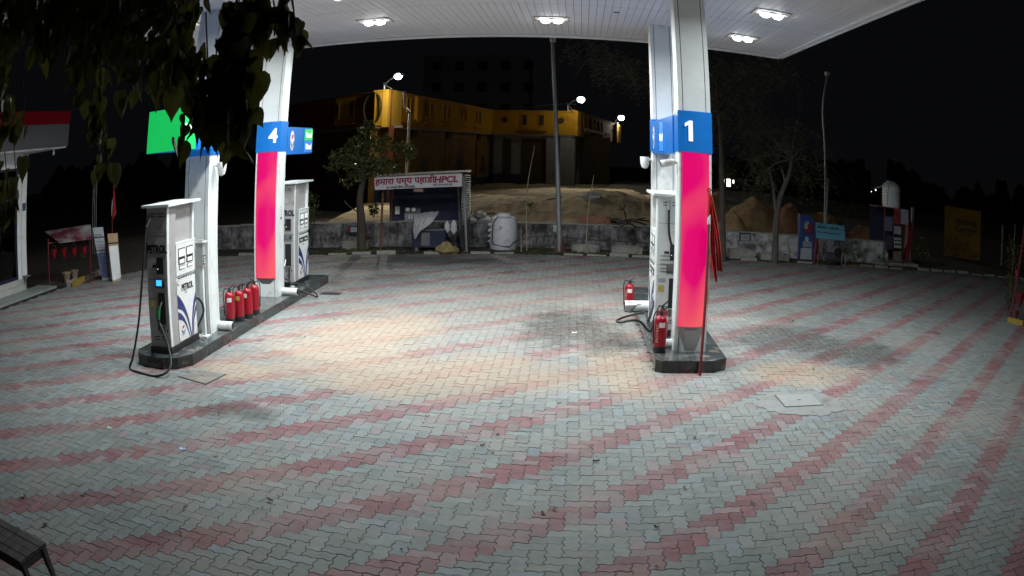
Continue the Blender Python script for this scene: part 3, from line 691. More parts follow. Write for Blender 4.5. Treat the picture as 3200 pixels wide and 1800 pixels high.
# ------------------------------------------------------------------ fire extinguishers
def extinguisher():
    t = thing('fire_extinguisher', 'x', 'fire extinguisher', group='red fire extinguishers on the islands')
    MB().lathe([(.078, .075), (.084, .08), (.084, .40), (.078, .435), (.055, .465), (.028, .478)], 22).build('cylinder', red, t, smooth=True)
    MB().lathe([(.082, 0), (.086, .004), (.086, .078), (.08, .082)], 22).build('base_skirt', black, t, smooth=True)
    MB().lathe([(.026, .476), (.026, .50), (.018, .505), (.018, .53)], 12).build('valve', black, t, smooth=True)
    h = MB().tube([(-.01, 0, .525), (.03, 0, .545), (.085, .0, .58)], [.010, .012, .009], 6).build('handle', black, t)
    MB().tube([(.0, 0, .512), (.05, 0, .512), (.085, 0, .50)], .008, 6).build('grip', black, t)
    MB().tube(spline([(-.02, 0, .515), (-.07, -.01, .53), (-.105, -.015, .46), (-.10, -.02, .3), (-.092, -.02, .12)], 6), .009, 7).build('hose', rubber, t, smooth=True)
    lb = MB()
    for k in range(5):
        a0, a1 = R(-118 + k * 11), R(-118 + (k + 1) * 11); lb.add([(.0855 * math.cos(a0), .0855 * math.sin(a0), .33), (.0855 * math.cos(a1), .0855 * math.sin(a1), .33), (.0855 * math.cos(a1), .0855 * math.sin(a1), .395), (.0855 * math.cos(a0), .0855 * math.sin(a0), .395)], [(0, 1, 2, 3)])
    lb.build('label', whitep, t)
    wr = MB()
    for r_ in range(7):
        for k in range(3):
            if (r_ * 3 + k) % 4 == 3: continue
            a0, a1 = R(-150 + k * 9), R(-143 + k * 9); z = .14 + r_ * .034; q = .0853
            wr.add([(q * math.cos(a0), q * math.sin(a0), z), (q * math.cos(a1), q * math.sin(a1), z), (q * math.cos(a1), q * math.sin(a1), z + .02), (q * math.cos(a0), q * math.sin(a0), z + .02)], [(0, 1, 2, 3)])
    wr.build('printed_text', M('faded_text', (.55, .32, .28), .5), t)
    return t
ex = extinguisher(); spots = [
    (G(580, 812, .18), 20, 'extinguisher nearest the white pipe, front of the row of four'), (G(604, 807, .18), 0, 'second extinguisher of the row of four, with a yellow tag'),
    (G(625, 800, .18), -15, 'third extinguisher of the row of four, hose over its shoulder'), (G(642, 790, .18), 175, 'rear extinguisher of the row of four, hose arching in front of pillar 4'),
    (Vector((1.20, 16.3, .0)), 0, 'lone extinguisher standing beyond the metal funnel'), (G(1658, 885, .18), 10, 'front extinguisher at the foot of pillar 1'),
    (Vector((1.45, 12.62, .18)), 30, 'extinguisher tucked behind another at the foot of pillar 1')]
for i, (p, a, lb) in enumerate(spots):
    o = ex if i == 0 else copy_tree(ex)
    o.location = p; o.rotation_euler = (0, 0, R(a)); o['label'] = lb; o.scale = (1.13, 1.13, 1.13)
    if i == 1:
        for c in o.children:
            if c.name.startswith('label'): c.data = c.data.copy(); c.data.materials[0] = M('tag_yellow', (.5, .34, .06), .5); c['label'] = 'yellow tag'
# white guard pipes and the metal funnel
def pipe(a, b, r, label):
    a, b = Vector(a), Vector(b); t = thing('pipe_stub', label, 'pipe', a, 0, 'white pipes lying by the pillars')
    MB().tube([(0, 0, 0), b - a], r, 20).build('tube', whitep, t, smooth=True)
    dv = (b - a).normalized(); MB().tube([(b - a) - dv * .0, (b - a) + dv * .004], r * .86, 20).build('bore', dark, t)
    MB().tube([dv * .01, dv * .05], r * 1.06, 20).build('collar', white, t, smooth=True)
pipe((-5.66, 12.42, .255), (-5.36, 12.42, .255), .075, 'short white pipe sticking out from the pillar behind the front pump')
pipe((-5.64, 16.0, .255), (-5.28, 15.98, .255), .072, 'short white pipe sticking out from the foot of pillar 4')
pipe((1.60, 15.4, .275), (1.05, 15.35, .275), .095, 'thick white pipe jutting out below the lone extinguisher')
pipe((1.66, 12.45, .25), (1.30, 12.43, .25), .06, 'white pipe behind the front extinguisher of pillar 1')
t = thing('funnel', 'shiny metal funnel lying against the white pipe on the island', 'funnel', (1.12, 15.12, .30), R(20))
o = MB().lathe([(.11, 0), (.105, .004), (.03, .15), (.016, .16), (.010, .28)], 20).build('cone', steel, t, smooth=True); o.rotation_euler = (R(72), 0, R(25))
t = thing('plastic_jar', 'small clear jar with black lid by pillar 4', 'jar', (-5.52, 16.35, .18))
MB().lathe([(.05, 0), (.055, .01), (.055, .12), (.04, .14)], 14).build('body', M('jar', (.5, .52, .5), .15, trans=.4), t, smooth=True); MB().lathe([(.042, .14), (.042, .165), (.03, .17)], 14).build('lid', black, t)

# security cameras on the pillars
def cctv(loc, rz, label, dome=True):
    t = thing('security_camera', label, 'security camera', loc, rz, 'security cameras on the pillars'); t.scale = (1.2, 1.2, 1.2)
    box('junction_box', (-.055, 0, -.06), (.055, .05, .07), whitep, t, bevel=.006)
    MB().tube([(0, 0, .0), (0, -.06, .0), (.02, -.08, -.02)], .02, 8).build('arm', whitep, t)
    if dome:
        o = MB().lathe([(.015, -.15), (.05, -.13), (.07, -.07), (.075, .03), (.07, .04)], 18).build('housing', whitep, t, smooth=True); o.location = (.04, -.13, .0)
    else:
        o = MB().tube([(.0, -.05, .0), (-.02, -.22, -.03)], .045, 14).build('housing', whitep, t, smooth=True)
        MB().tube([(-.02, -.22, -.03), (-.0205, -.226, -.031)], .038, 14).build('lens', black, t)
    return t
cctv((-5.66, 12.25, 2.92), R(80), 'white drooping camera on the pillar behind the front pump')
cctv((1.57, 16.1, 2.93), R(-80), 'white drooping camera on the rear pillar of the squared island')
cctv((1.61, 12.42, 2.93), R(-85), 'white bullet camera with black lens on the flank of pillar 1', False)

# ------------------------------------------------------------------ canopy
CW = 13.2
far_r, near_r = Vector((4.95, 18.4, SOF)), Vector((4.80, 7.4, SOF)); dx_ = Vector((1, 0, 0)); far_l = far_r - dx_ * CW
t = thing('forecourt_canopy', 'broad white canopy of narrow ceiling strips over the pumps', 'canopy', (far_r.x, far_r.y, SOF))
ux = -dx_; uy = (near_r - far_r).normalized(); Ly = (near_r - far_r).length; NPL = 96; pw = CW / NPL; y_ax = Vector((0, 0, 1))
me = {}
for i in range(NPL):
    k = i % 3
    if k not in me:
        a, b = ux * .004, ux * (pw - .004); c, d = b + uy * Ly, a + uy * Ly
        me[k] = MB().add([(*p[:2], 0) for p in (a, b, c, d)] + [(*p[:2], .02) for p in (a, b, c, d)], [(0, 1, 2, 3), (7, 6, 5, 4), (0, 4, 5, 1), (1, 5, 6, 2), (2, 6, 7, 3), (3, 7, 4, 0)]).mesh('ceiling_strip', soffitm)
    o = link('ceiling_strip', me[k], t); o.location = ux * (pw * i) + Vector((0, 0, [0, .002, .001][k]))
c0, c1, c2, c3 = Vector(), ux * CW, ux * CW + uy * Ly, uy * Ly
def slab(name, pts, z0, z1, mat): return MB().prism([tuple(p[:2]) for p in pts], z0, z1).build(name, mat, t)
slab('deck', [c0, c1, c2, c3], .03, .9, dark)
def edge(name, a, b, out, w, z0, z1, mat): return slab(name, [a, b, b + out * w, a + out * w], z0, z1, mat)
no, ro = -uy, dx_
edge('edge_trim', c0 + ro * .0, c1, no, .10, -.035, .0, soffitm); edge('edge_trim', c0, c3, ro, .10, -.035, .0, soffitm)
edge('shadow_gap', c0, c1, no * -1, .02, -.002, .0, dark)
edge('fascia', c0 + no * .10 + ro * .1, c1 + no * .1, no, .04, -.05, .9, white); edge('fascia', c0 + ro * .10, c3 + ro * .1, ro, .04, -.05, .9, white)
edge('fascia', c1, c2, -ro, .04, -.05, .9, white); edge('fascia', c3, c2, -no, .04, -.05, .9, white)
# ceiling lights
lm = {}
def ceiling_light(x, y, label):
    t = thing('ceiling_light', label, 'ceiling light', (x, y, SOF), math.atan2(dx_.y, dx_.x), 'twin LED lights in the canopy ceiling')
    if not lm:
        lm['tray'] = MB().box((-.33, -.30, -.012), (.33, .30, -.002)).mesh('tray', M('tray_white', (.5, .46, .43), .6), bevel=.003)
        m = MB()
        for s in (-1, 1): m.box((s * .33 - .006, -.31, -.014), (s * .33 + .006, .31, -.003)); m.box((-.322, s * .30 - .006, -.0135), (.322, s * .30 + .006, -.0035))
        lm['rim'] = m.mesh('rim', rust)
        lm['led'] = MB().lathe([(.03, -.055), (.075, -.04), (.10, -.01), (.10, .02), (.075, .024)], 20).mesh('led', ledm, smooth=True)
        lm['mount'] = MB().box((-.2, -.11, -.03), (.2, .11, -.012)).mesh('mount', greyd)
        ld = bpy.data.lights.new('canopy_lamp', 'AREA'); ld.shape = 'RECTANGLE'; ld.size = .42; ld.size_y = .18; ld.energy = CANOPY_W; ld.spread = R(166); ld.color = (.93, .99, 1.0); lm['lamp'] = ld
    for n_, k in (('tray', 'tray'), ('rim', 'rim'), ('mount', 'mount')): link(n_, lm[k], t)
    for s in (-1, 1): o = link('led', lm['led'], t); o.location = (s * .115, 0, -.045)
    o = bpy.data.objects.new('lamp', lm['lamp']); col.objects.link(o); o.parent = t; o.location = (0, 0, -.108)
for (px, py), lb in (((943, 52), 'twin ceiling light nearest pillar 4'), ((1388, 47), 'twin ceiling light in the middle of the canopy ceiling'), ((1868, 93), 'twin ceiling light by the far outer corner of the canopy'), ((1940, 33), 'twin ceiling light on the outer side of pillar 1'), ((868, -16), 'ceiling light cut by the top edge of the view')):
    p = G(px, py, SOF); ceiling_light(p.x, p.y, lb)
for x, y in ((-.33, 13.0), (-7.0, 16.0), (-7.0, 13.0), (3.4, 10.0), (-3.75, 10.2)):
    ceiling_light(x, y, 'twin LED ceiling light further along the canopy')
p = G(1551, 31, SOF); t = thing('ceiling_hole', 'small round dark fitting in the canopy ceiling', 'ceiling fitting', p); MB().lathe([(.055, -.006), (.06, .0)], 14).build('ring', dark, t)

# ------------------------------------------------------------------ shop on the left
SX = -14.35
t = thing('station_shop', 'glass fronted shop with grey and red fascia at the edge of the forecourt', 'shop', (SX, 15.75, 0)); t.scale = (1.36, 1.36, 1.31)
box('apron', (-.05, -9, -.05), (.62, .75, .035), M('apron_stone', (.24, .27, .25), .6, var=.15, scale=3, dirt=(DUST, .3, 3)), t)
for i in range(30):
    for z in (0, 1): box('plinth_tile', (-.02, -8.9 + i * .3, .04 + z * .13), (.012, -8.605 + i * .3, .165 + z * .13), tilem, t)
box('plinth', (-.30, -9, -.02), (-.022, .19, .30), concrete, t)
box('post', (-.16, .0, .30), (.02, .20, 2.90), whitep, t, bevel=.006)
box('post_front', (-.14, -.16, .02), (.0, -.002, 2.88), whitep, t, bevel=.004)
fr_ = box('window_frame', (-.06, -.24, .30), (-.0, -.165, 2.62), M('frame_navy', (.01, .014, .04), .4), t)
box('rail', (-.06, -8.9, 1.95), (-.002, -.24, 2.0), MATS['frame_navy'], fr_); box('rail', (-.06, -8.9, .30), (-.002, -.24, .36), MATS['frame_navy'], fr_); box('rail', (-.06, -8.9, 2.57), (-.002, -.24, 2.62), MATS['frame_navy'], fr_)
for i in range(1, 5): box('mullion', (-.06, -.24 - 1.9 * i, .36), (-.003, -.19 - 1.9 * i, 2.57), MATS['frame_navy'], fr_)
box('glass', (-.035, -8.9, .36), (-.028, -.24, 2.57), glass, t)
box('lintel', (-.30, -9, 2.62), (-.003, -.003, 2.94), whitep, t)
box('back_wall', (-4.2, -9, 0), (-4.1, .25, 3.3), M('shop_inside', (.10, .14, .14), .7), t); box('end_wall', (-4.1, .06, 0), (-.17, .18, 2.9), MATS['shop_inside'], t); box('shop_floor', (-4.1, -9, 0), (-.31, .05, .28), tilem, t)
box('fascia_grey', (-.5, -7, 2.945), (.85, .90, 3.42), M('fascia_grey', (.10, .10, .108), .8, var=.05, spec=.1), t); box('fascia_red', (-.5, -7.003, 3.424), (.855, .905, 3.70), M('fascia_red', (.20, .001, .010), .9, spec=.05), t)
box('fascia_lip', (-.5, -7, 2.915), (.80, .88, 2.943), whitep, t)
box('roof', (-4.3, -9, 3.3), (-.52, .42, 3.6), plaster, t)
for z, h in ((2.1, .2), (.85, .12)): box('switch_box', (-.0, .04, z), (.035, .16, z + h), whitep, t, bevel=.005)
b = box('nameplate', (.02, .03, 1.70), (.026, .17, 1.86), navy, t); box('print_line', (.026, .05, 1.80), (.028, .15, 1.82), greyd, b); box('print_line', (.026, .05, 1.74), (.028, .15, 1.76), greyd, b)
box('bracket', (.0, .0, .33), (.20, .14, .35), galv, t); MB().add([(.02, .05, .33), (.02, .07, .33), (.15, .06, .33), (.02, .06, .12)], [(0, 1, 2), (0, 3, 1), (1, 3, 2), (0, 2, 3)]).build('bracket_stay', galv, t)
lb_ = thing('bulb_lamp', 'unlit bulb hanging beneath the shop fascia', 'bulb', (SX + 1.0, 16.35, 3.81)); MB().lathe([(.02, -.06), (.025, 0)], 10).build('holder', whitep, lb_); MB().lathe([(.01, -.17), (.035, -.14), (.038, -.10), (.02, -.06)], 12).build('bulb', whitep, lb_, smooth=True)
t = thing('desk', 'dark desk with monitor inside the glass shop', 'desk', (SX - 1.0, 14.4, .37))
box('desktop', (-.4, -.8, .72), (.35, .6, .76), greyd, t)
for x in (-.35, .3):
    for y in (-.7, .5): box('leg', (x, y, 0), (x + .04, y + .04, .72), greyd, t)
mo = thing('monitor', 'black monitor standing on the shop desk', 'monitor', (SX - 1.0, 14.7, 1.13)); box('screen', (-.02, -.28, .1), (.02, .28, .45), black, mo); box('stand', (-.06, -.1, 0), (.06, .1, .1), black, mo)
sl_ = thing('shop_tube_light', 'greenish tube light glowing inside the shop', 'tube light', (SX - 1.0, 14.2, 3.3)); MB().tube([(0, -.5, 0), (0, .5, 0)], .02, 8).build('tube', M('tube', (1, 1, 1), .3, emit=2.5, ecol=(.5, .95, .85)), sl_); box('batten', (-.03, -.52, .03), (.03, .52, .07), whitep, sl_)

# ------------------------------------------------------------------ fire point, pots and boards beyond the shop
a = P(137, 582, 17.0)
t = thing('fire_point', 'rusty stand with a peeling red sloped roof over hanging fire buckets', 'fire point', (a.x, a.y, 0)); O = Vector((a.x, a.y, 0))
q = [P(112, 584, 17.3), P(228, 566, 18.4), P(231, 602, 17.7), P(150, 612, 16.7)]
MB().add([p - O for p in q] + [p - O + Vector((0, 0, .02)) for p in q], [(0, 1, 2, 3), (7, 6, 5, 4), (0, 4, 5, 1), (1, 5, 6, 2), (2, 6, 7, 3), (3, 7, 4, 0)]).build('roof', peel, t)
for p in (P(121, 600, 16.8), P(226, 590, 18.0)): MB().tube([(p.x - O.x, p.y - O.y, 0), (p.x - O.x, p.y - O.y, p.z)], .022, 8).build('post', redpole, t)
p0, p1 = P(121, 612, 16.8) - O, P(226, 602, 18.0) - O; MB().tube([p0, p1], .018, 8).build('rail', redpole, t)
for i in range(4):
    c = p0.lerp(p1, .15 + i * .24); bk = thing('fire_bucket', ('fire bucket under the peeling roof, nearest the shop', 'second fire bucket from the shop under the peeling roof', 'third fire bucket from the shop under the peeling roof', 'fire bucket under the peeling roof, nearest the leaning boards')[i], 'bucket', O + c + Vector((0, -.03, -.02)), 0, 'red fire buckets under the red roof')
    MB().lathe([(.03, -.42), (.10, -.26), (.115, -.16)], 14).build('pail', red, bk, smooth=True); MB().tube(arc((-.11, 0, -.17), (0, 0, .10), (.11, 0, -.17), 8), .004, 5).build('handle', steel, bk)
def pot(p, label, s=1.):
    t = thing('plant_pot', label, 'plant pot', p)
    MB().lathe([(.10 * s, 0), (.15 * s, .24 * s), (.17 * s, .25 * s), (.17 * s, .29 * s), (.15 * s, .29 * s), (.14 * s, .24 * s)], 18).build('pot', terracotta, t, smooth=True)
    return t
t = pot(G(168, 710, .0), 'front clay pot holding a straight twig', 1.0)
MB().tube(spline([(0, 0, .2), (-.02, 0, .5), (.01, .02, .85)], 5), .008, 6).build('stem', bark, t)
t = pot(G(182, 706, .0) + Vector((.02, .12, 0)), 'rear clay pot holding a drooping seedling', 1.0)
MB().tube(spline([(0, 0, .2), (.04, 0, .5), (.18, .02, .78), (.34, .03, .80)], 5), .007, 6).build('stem', bark, t)
def leafset(n, center, r, size, seed, up=.3):
    g = random.Random(seed); m = MB()
    for _ in range(n):
        while True:
            p = Vector((g.uniform(-1, 1), g.uniform(-1, 1), g.uniform(-1, 1)))
            if .2 < p.length < 1: break
        c = Vector(center) + Vector((p.x * r[0], p.y * r[1], p.z * r[2])); leaf(m, c, g, size * g.uniform(.6, 1.25))
    return m
def leaf(m, c, g, s, down=None, wide=.55):
    d = Vector((g.gauss(0, 1), g.gauss(0, 1), g.gauss(0, .8))) if down is None else Vector((g.gauss(0, .35), g.gauss(0, .35), -1 * down))
    d.normalize(); n = Vector((g.gauss(0, 1), g.gauss(0, 1), g.gauss(0, 1) + .6)); sd = d.cross(n)
    if sd.length < 1e-3: sd = d.orthogonal()
    sd.normalize(); n = sd.cross(d); h = s * wide / 2
    v = [c, c + d * s * .35 + sd * h - n * h * .35, c + d * s, c + d * s * .35 - sd * h - n * h * .35]
    m.add(v, [(0, 1, 2), (0, 2, 3)])
leafset(14, (.38, .03, .72), (.06, .06, .10), .12, 3).build('leaf_cluster', leafgreen, t)
# painted kerb blocks in front of the pots
for (x0, y0), (x1, y1), mat, lb in (((178, 722), (212, 712), concrete, 'worn grey kerb block in front of the clay pots'), ((200, 722), (241, 707), yellowp, 'kerb block with chipped yellow paint below the pots'), ((243, 708), (278, 700), M('kerb_black', (.07, .065, .06), .8, var=.5, scale=12), 'kerb block with worn black paint'), ((276, 699), (306, 690), concrete, 'bare kerb block by the leaning boards')):
    s = .62; a, b = G(x0 * s + 62, y0, 0), G(x1 * s + 62, y1, 0); ang = math.atan2(b.y - a.y, b.x - a.x); L_ = max(.25, (b - a).length - .02)
    tag(MB().box((0, -.08, -.03), (L_, .08, .15)).build('kerb_block', mat, bevel=.02, loc=a), lb, 'kerb block').rotation_euler = (0, 0, ang)
# two advertising boards leaning against each other
def board(q, th, mat, name, parent, O):
    n = (q[1] - q[0]).cross(q[3] - q[0]).normalized() * th
    return MB().add([p - O for p in q] + [p - O - n for p in q], [(0, 1, 2, 3), (7, 6, 5, 4), (0, 4, 5, 1), (1, 5, 6, 2), (2, 6, 7, 3), (3, 7, 4, 0)]).build(name, mat, parent)
def quadpt(q, u, v): return (q[0].lerp(q[1], u)).lerp(q[3].lerp(q[2], u), v)
q = [G(258, 706, 0), G(277, 704, 0), P(259, 571, 18.4), P(233, 573, 18.2)]; 
t = thing('leaning_board', 'faded white and blue advertising board leaning over beside the kerb', 'board', q[0]); O = q[0].copy()
board(q, .04, poster, 'panel', t, O)
up_ = lambda u0, v0, u1, v1: [quadpt(q, u0, v0) + off_, quadpt(q, u1, v0) + off_, quadpt(q, u1, v1) + off_, quadpt(q, u0, v1) + off_]
off_ = Vector((0, -.012, 0))
board(up_(.02, .05, .98, .52), .006, M('print_blue', (.05, .08, .22), .5, var=.5, scale=6, dirt=((.3, .32, .35), .3, 5)), 'blue_print', t, O)
for v in (.56, .62, .66, .72, .84, .86): board(up_(.1, v, .8, v + .012), .006, greyd, 'print_line', t, O)
board(up_(-.03, .80, 1.03, .825), .010, black, 'strap', t, O); board(up_(-.03, .55, 1.03, .57), .010, black, 'strap', t, O)
q = [G(284, 710, 0), G(306, 705, 0), P(296, 586, 18.4), P(271, 588, 18.0)]; O = q[0].copy()
t = thing('leaning_board', 'torn orange topped board with white poster leaning on its neighbour', 'board', q[0])
board(q, .04, posterb, 'panel', t, O); board(up_(.03, .03, .97, .74), .006, whitep, 'poster', t, O)
for v in (.66, .69, .62): board(up_(.3, v, .7, v + .014), .010, letter_black, 'print_line', t, O)
board(up_(.4, .53, .75, .56), .010, yellowp, 'yellow_print', t, O); board(up_(.03, .03, .97, .06), .010, M('cyan', (.1, .4, .5), .5), 'cyan_strip', t, O)
board(up_(-.02, .78, 1.02, .81), .012, black, 'strap', t, O)
# banner on a pole and thin poles standing in the dark
p = P(281, 620, 19.0); t = thing('flag', 'small red flag with white print on a thin pole beyond the boards', 'flag', (p.x, p.y, 0))
tp = P(286, 462, 19.0) - Vector((p.x, p.y, 0)); MB().tube([(0, 0, 0), tp], .014, 6).build('pole', redpole, t)
def drape(pts_l, pts_r, mat, name, parent, amp=.02, n=6, seed=1):
    g = random.Random(seed); v = []; f = []; k = len(pts_l)
    for a, b in zip(pts_l, pts_r):
        for i in range(n + 1):
            p = Vector(a).lerp(Vector(b), i / n); v.append(p + Vector((0, amp * math.sin(i * 2.4 + seed) + g.uniform(-amp, amp) * .3, 0)))
    for j in range(k - 1):
        for i in range(n): f.append((j * (n + 1) + i, j * (n + 1) + i + 1, (j + 1) * (n + 1) + i + 1, (j + 1) * (n + 1) + i))
    m = MB(); m.add(v, f); o = m.build(name, mat, parent, smooth=True); s = o.modifiers.new('thickness', 'SOLIDIFY'); s.thickness = .004; return o
O = Vector((p.x, p.y, 0)); pl = lambda x, y: P(x, y, 18.97) - O
drape([pl(286, 466), pl(284, 500), pl(281, 540), pl(280, 562)], [pl(287, 470), pl(290, 505), pl(293, 536), pl(283, 556)], redcloth, 'cloth', t, .03)
drape([pl(282.5, 500), pl(280.5, 520), pl(279.5, 545)], [pl(285, 500), pl(283, 522), pl(282, 545)], clothw, 'white_print', t, .012)
for x0, x1, lb in ((237, 233, 'thin grey pole in the dark, first of a close trio from the shop side'), (240, 238, 'thin grey pole in the dark, middle one of a close trio'), (244, 243, 'thin grey pole in the dark, last of a close trio, nearest the flag')):
    a = P(x1, 640, 23.23); b = P(x0, 430, 23.23); tag(MB().tube([(0, 0, 0), Vector((b.x - a.x, 0, b.z - a.z + .2))], .016, 6).build('thin_pole', galv, loc=(a.x, a.y, a.z)), lb, 'pole', 'three thin grey poles')
# wooden bench corner
cn = G(115, 1364, .45); e1 = (G(0, 1303, .45) - cn).normalized(); e2 = Vector((e1.y, -e1.x, 0)); e2 = e2 if e2.y < 0 else -e2
t = thing('wooden_bench', 'weathered dark wooden bench at the corner of the paving', 'bench', cn - Vector((0, 0, .45))); O = cn
for i in range(4):
    a = e2 * (.11 * i + .003); b = e2 * (.11 * (i + 1) - .003)
    MB().prism([tuple(p[:2]) for p in (a, a + e1 * 1.3, b + e1 * 1.3, b)], .415, .45 - .003 * (i % 2)).build('plank', wood, t, bevel=.004)
for s in (.05, 1.35):
    for u in (.03, .38):
        p = e1 * s + e2 * u; MB().add([(p.x - .03, p.y - .03, .414), (p.x + .03, p.y - .03, .414), (p.x + .03, p.y + .03, .414), (p.x - .03, p.y + .03, .414), (p.x + .02, p.y - .02, 0), (p.x + .055, p.y - .02, 0), (p.x + .055, p.y + .015, 0), (p.x + .02, p.y + .015, 0)], [(3, 2, 1, 0), (4, 5, 6, 7), (0, 1, 5, 4), (1, 2, 6, 5), (2, 3, 7, 6), (3, 0, 4, 7)]).build('leg', wood, t)
p0 = e1 * .04 + e2 * .02; p1 = e1 * .04 + e2 * .42; MB().prism([tuple(x[:2]) for x in (p0, p0 + e1 * .03, p1 + e1 * .03, p1)], .33, .413).build('apron', wood, t)
p0 = e1 * .06 + e2 * .42; MB().prism([tuple(x[:2]) for x in (p0, p0 + e1 * 1.3, p0 + e1 * 1.3 - e2 * .03, p0 - e2 * .03)], .33, .413).build('apron', wood, t)

# ------------------------------------------------------------------ red flag leaning on pillar 1
b0 = G(1760, 945); tp = P(1784, 480, 12.1); t = thing('flag', 'furled red flag on a dark red pole leaning against pillar 1', 'flag', b0); O = b0.copy()
MB().tube([(0, 0, 0), tp - O], .021, 10).build('pole', redpole, t); MB().tube(arc(tp - O + Vector((-.03, 0, 0)), tp - O + Vector((0, 0, .07)), tp - O + Vector((.03, 0, 0)), 6), .012, 6).build('finial_knot', redcloth, t)
dd = 12.0; K = lambda x, y, o=0: P(x, y, dd + o) - O
drape([K(1783, 485), K(1781, 540), K(1782, 590), K(1786, 640), K(1795, 690), K(1802, 712)], [K(1788, 485), K(1793, 545), K(1797, 600), K(1800, 650), K(1803, 700), K(1805, 705)], redcloth, 'cloth', t, .035, 6, 2)
drape([K(1785, 490, .06), K(1790, 545, .06), K(1799, 610, .06), K(1803, 680, .06)], [K(1790, 490, .06), K(1803, 550, .06), K(1812, 610, .06), K(1818, 684, .06)], redcloth, 'cloth', t, .04, 6, 5)
drape([K(1780, 548, -.03), K(1780, 590, -.03), K(1783, 640, -.03)], [K(1787, 540, -.03), K(1786, 600, -.03), K(1789, 648, -.03)], clothw, 'white_print', t, .012, 5, 3)

# ------------------------------------------------------------------ boundary wall, mound behind it
WALL = [(-13, 25.0), (-10.5, 25.3), (-7.7, 25.75), (-5.2, 26.25), (-1.57, 26.6), (2.1, 26.6), (4.7, 26.55), (10.1, 26.35), (11.6, 26.3)]
t = thing('boundary_wall', 'low mouldy limewashed wall along the far edge of the forecourt', 'wall', (0, 0, 0))
for i in range(len(WALL) - 1):
    a, b = Vector(WALL[i]), Vector(WALL[i + 1]); d = (b - a).normalized(); n = Vector((d.y, -d.x)) * .11
    mat = whitewash if i >= 6 else wallm
    MB().prism([tuple(p) for p in (a + n, b + n, b - n, a - n)], -.1, .75 + .02 * (i % 2)).build('wall_section', mat, t)
    MB().prism([tuple(p) for p in (a + n * 1.2, b + n * 1.2, b - n * 1.2, a - n * 1.2)], .752 + .02 * (i % 2), .79 + .02 * (i % 2)).build('coping', concrete, t)
from mathutils import noise as mn
def mz(x, y):
    k = max(0, min(1, (y - 26.9) / 4)); crest = 1.24 + .30 * math.exp(-((x - 1.3) / 1.3) ** 2) - .75 * max(0, min(1, (-4.2 - x) / 2.5)) - 1.0 * max(0, min(1, (x - 3.0) / 2.0))
    back = max(0, min(1, (y - 33) / 8)); b0 = .62 - .55 * max(0, min(1, (x - 4.5) / 3)); z = b0 + (crest - b0) * k * k * (3 - 2 * k); z = z * (1 - back) + min(z, .5) * back
    return z + .10 * mn.noise(Vector((x * .7, y * .5, 0))) + .05 * mn.noise(Vector((x * 2.3, y * 1.7, 3))) + .035 * mn.noise(Vector((x * 5, y * 2.2, 9))) + .02 * mn.noise(Vector((x * 14, y * 5, 5)))
nx, ny = 240, 130; v = []; f = []
for j in range(ny):
    for i in range(nx):
        x = -9.0 + 15.0 * i / (nx - 1) + 9 * (j / (ny - 1)) * (i / (nx - 1) - .5); y = 26.85 + 40 * (j / (ny - 1)) ** 1.7; e = min(1, i / 22, (nx - 1 - i) / 22); v.append((x, y, mz(x, y) * e - .3 * (1 - e)))
for j in range(ny - 1):
    for i in range(nx - 1): k = j * nx + i; f.append((k, k + 1, k + nx + 1, k + nx))
MB().add(v, f).build('sandy_ground', sandp, smooth=True, kind='structure')
def heap(px, ptop, pbase, half, d, label, seed, mat=sand):
    d *= 1.133; half *= 1.3; c = P(px, pbase, d); zt = P(px, ptop, d).z; r = half / FOC * d; h = zt - c.z; n = 56; v = []; f = []; g = random.Random(seed)
    for j in range(n + 1):
        for i in range(n + 1):
            x, y = (i / n * 2 - 1) * 1.25, (j / n * 2 - 1) * 1.25; q = math.hypot(x, y)
            z = h * (max(0, 1 - q ** 1.75)) * (1 + .22 * mn.noise(Vector((x * 2 + seed, y * 2, 1)))) + .06 * h * mn.noise(Vector((x * 5, y * 5 + seed, 2))) + .035 * h * mn.noise(Vector((x * 12, y * 12, seed))) + .02 * h * mn.noise(Vector((x * 24, y * 24, seed)))
            v.append((x * r, y * r * .9, z - .05 * h - (.5 if q > 1.22 else 0)))
    for j in range(n):
        for i in range(n): k = j * (n + 1) + i; f.append((k, k + 1, k + n + 2, k + n + 1))
    tag(MB().add(v, f).build('sand_heap', mat, smooth=True, loc=(c.x, c.y + r * .5, c.z)), label, 'sand heap', 'sand heaps beyond the wall')
sandr = M('red_sand', (.25, .125, .06), .95, var=.25, scale=5, bump=.7, bscale=22)
heap(1915, 493, 590, 100, 26.5, 'widest tan sand heap beyond the wall, between the two trunks', 1); heap(1845, 528, 590, 42, 24.4, 'small lumpy sand heap just behind the dark trunk', 2)
heap(1995, 510, 600, 70, 26, 'reddish sand heap behind the forked grey trunk', 3, sandr); heap(2085, 532, 610, 75, 25.5, 'dark red sand heap behind the blue air kiosk', 4, sandr)
heap(1800, 483, 585, 60, 28, 'sand heap rising just past the flag on pillar 1', 5); heap(2200, 575, 640, 110, 25, 'low dark sand heap fading out beside the water tank stand', 6, sandr)
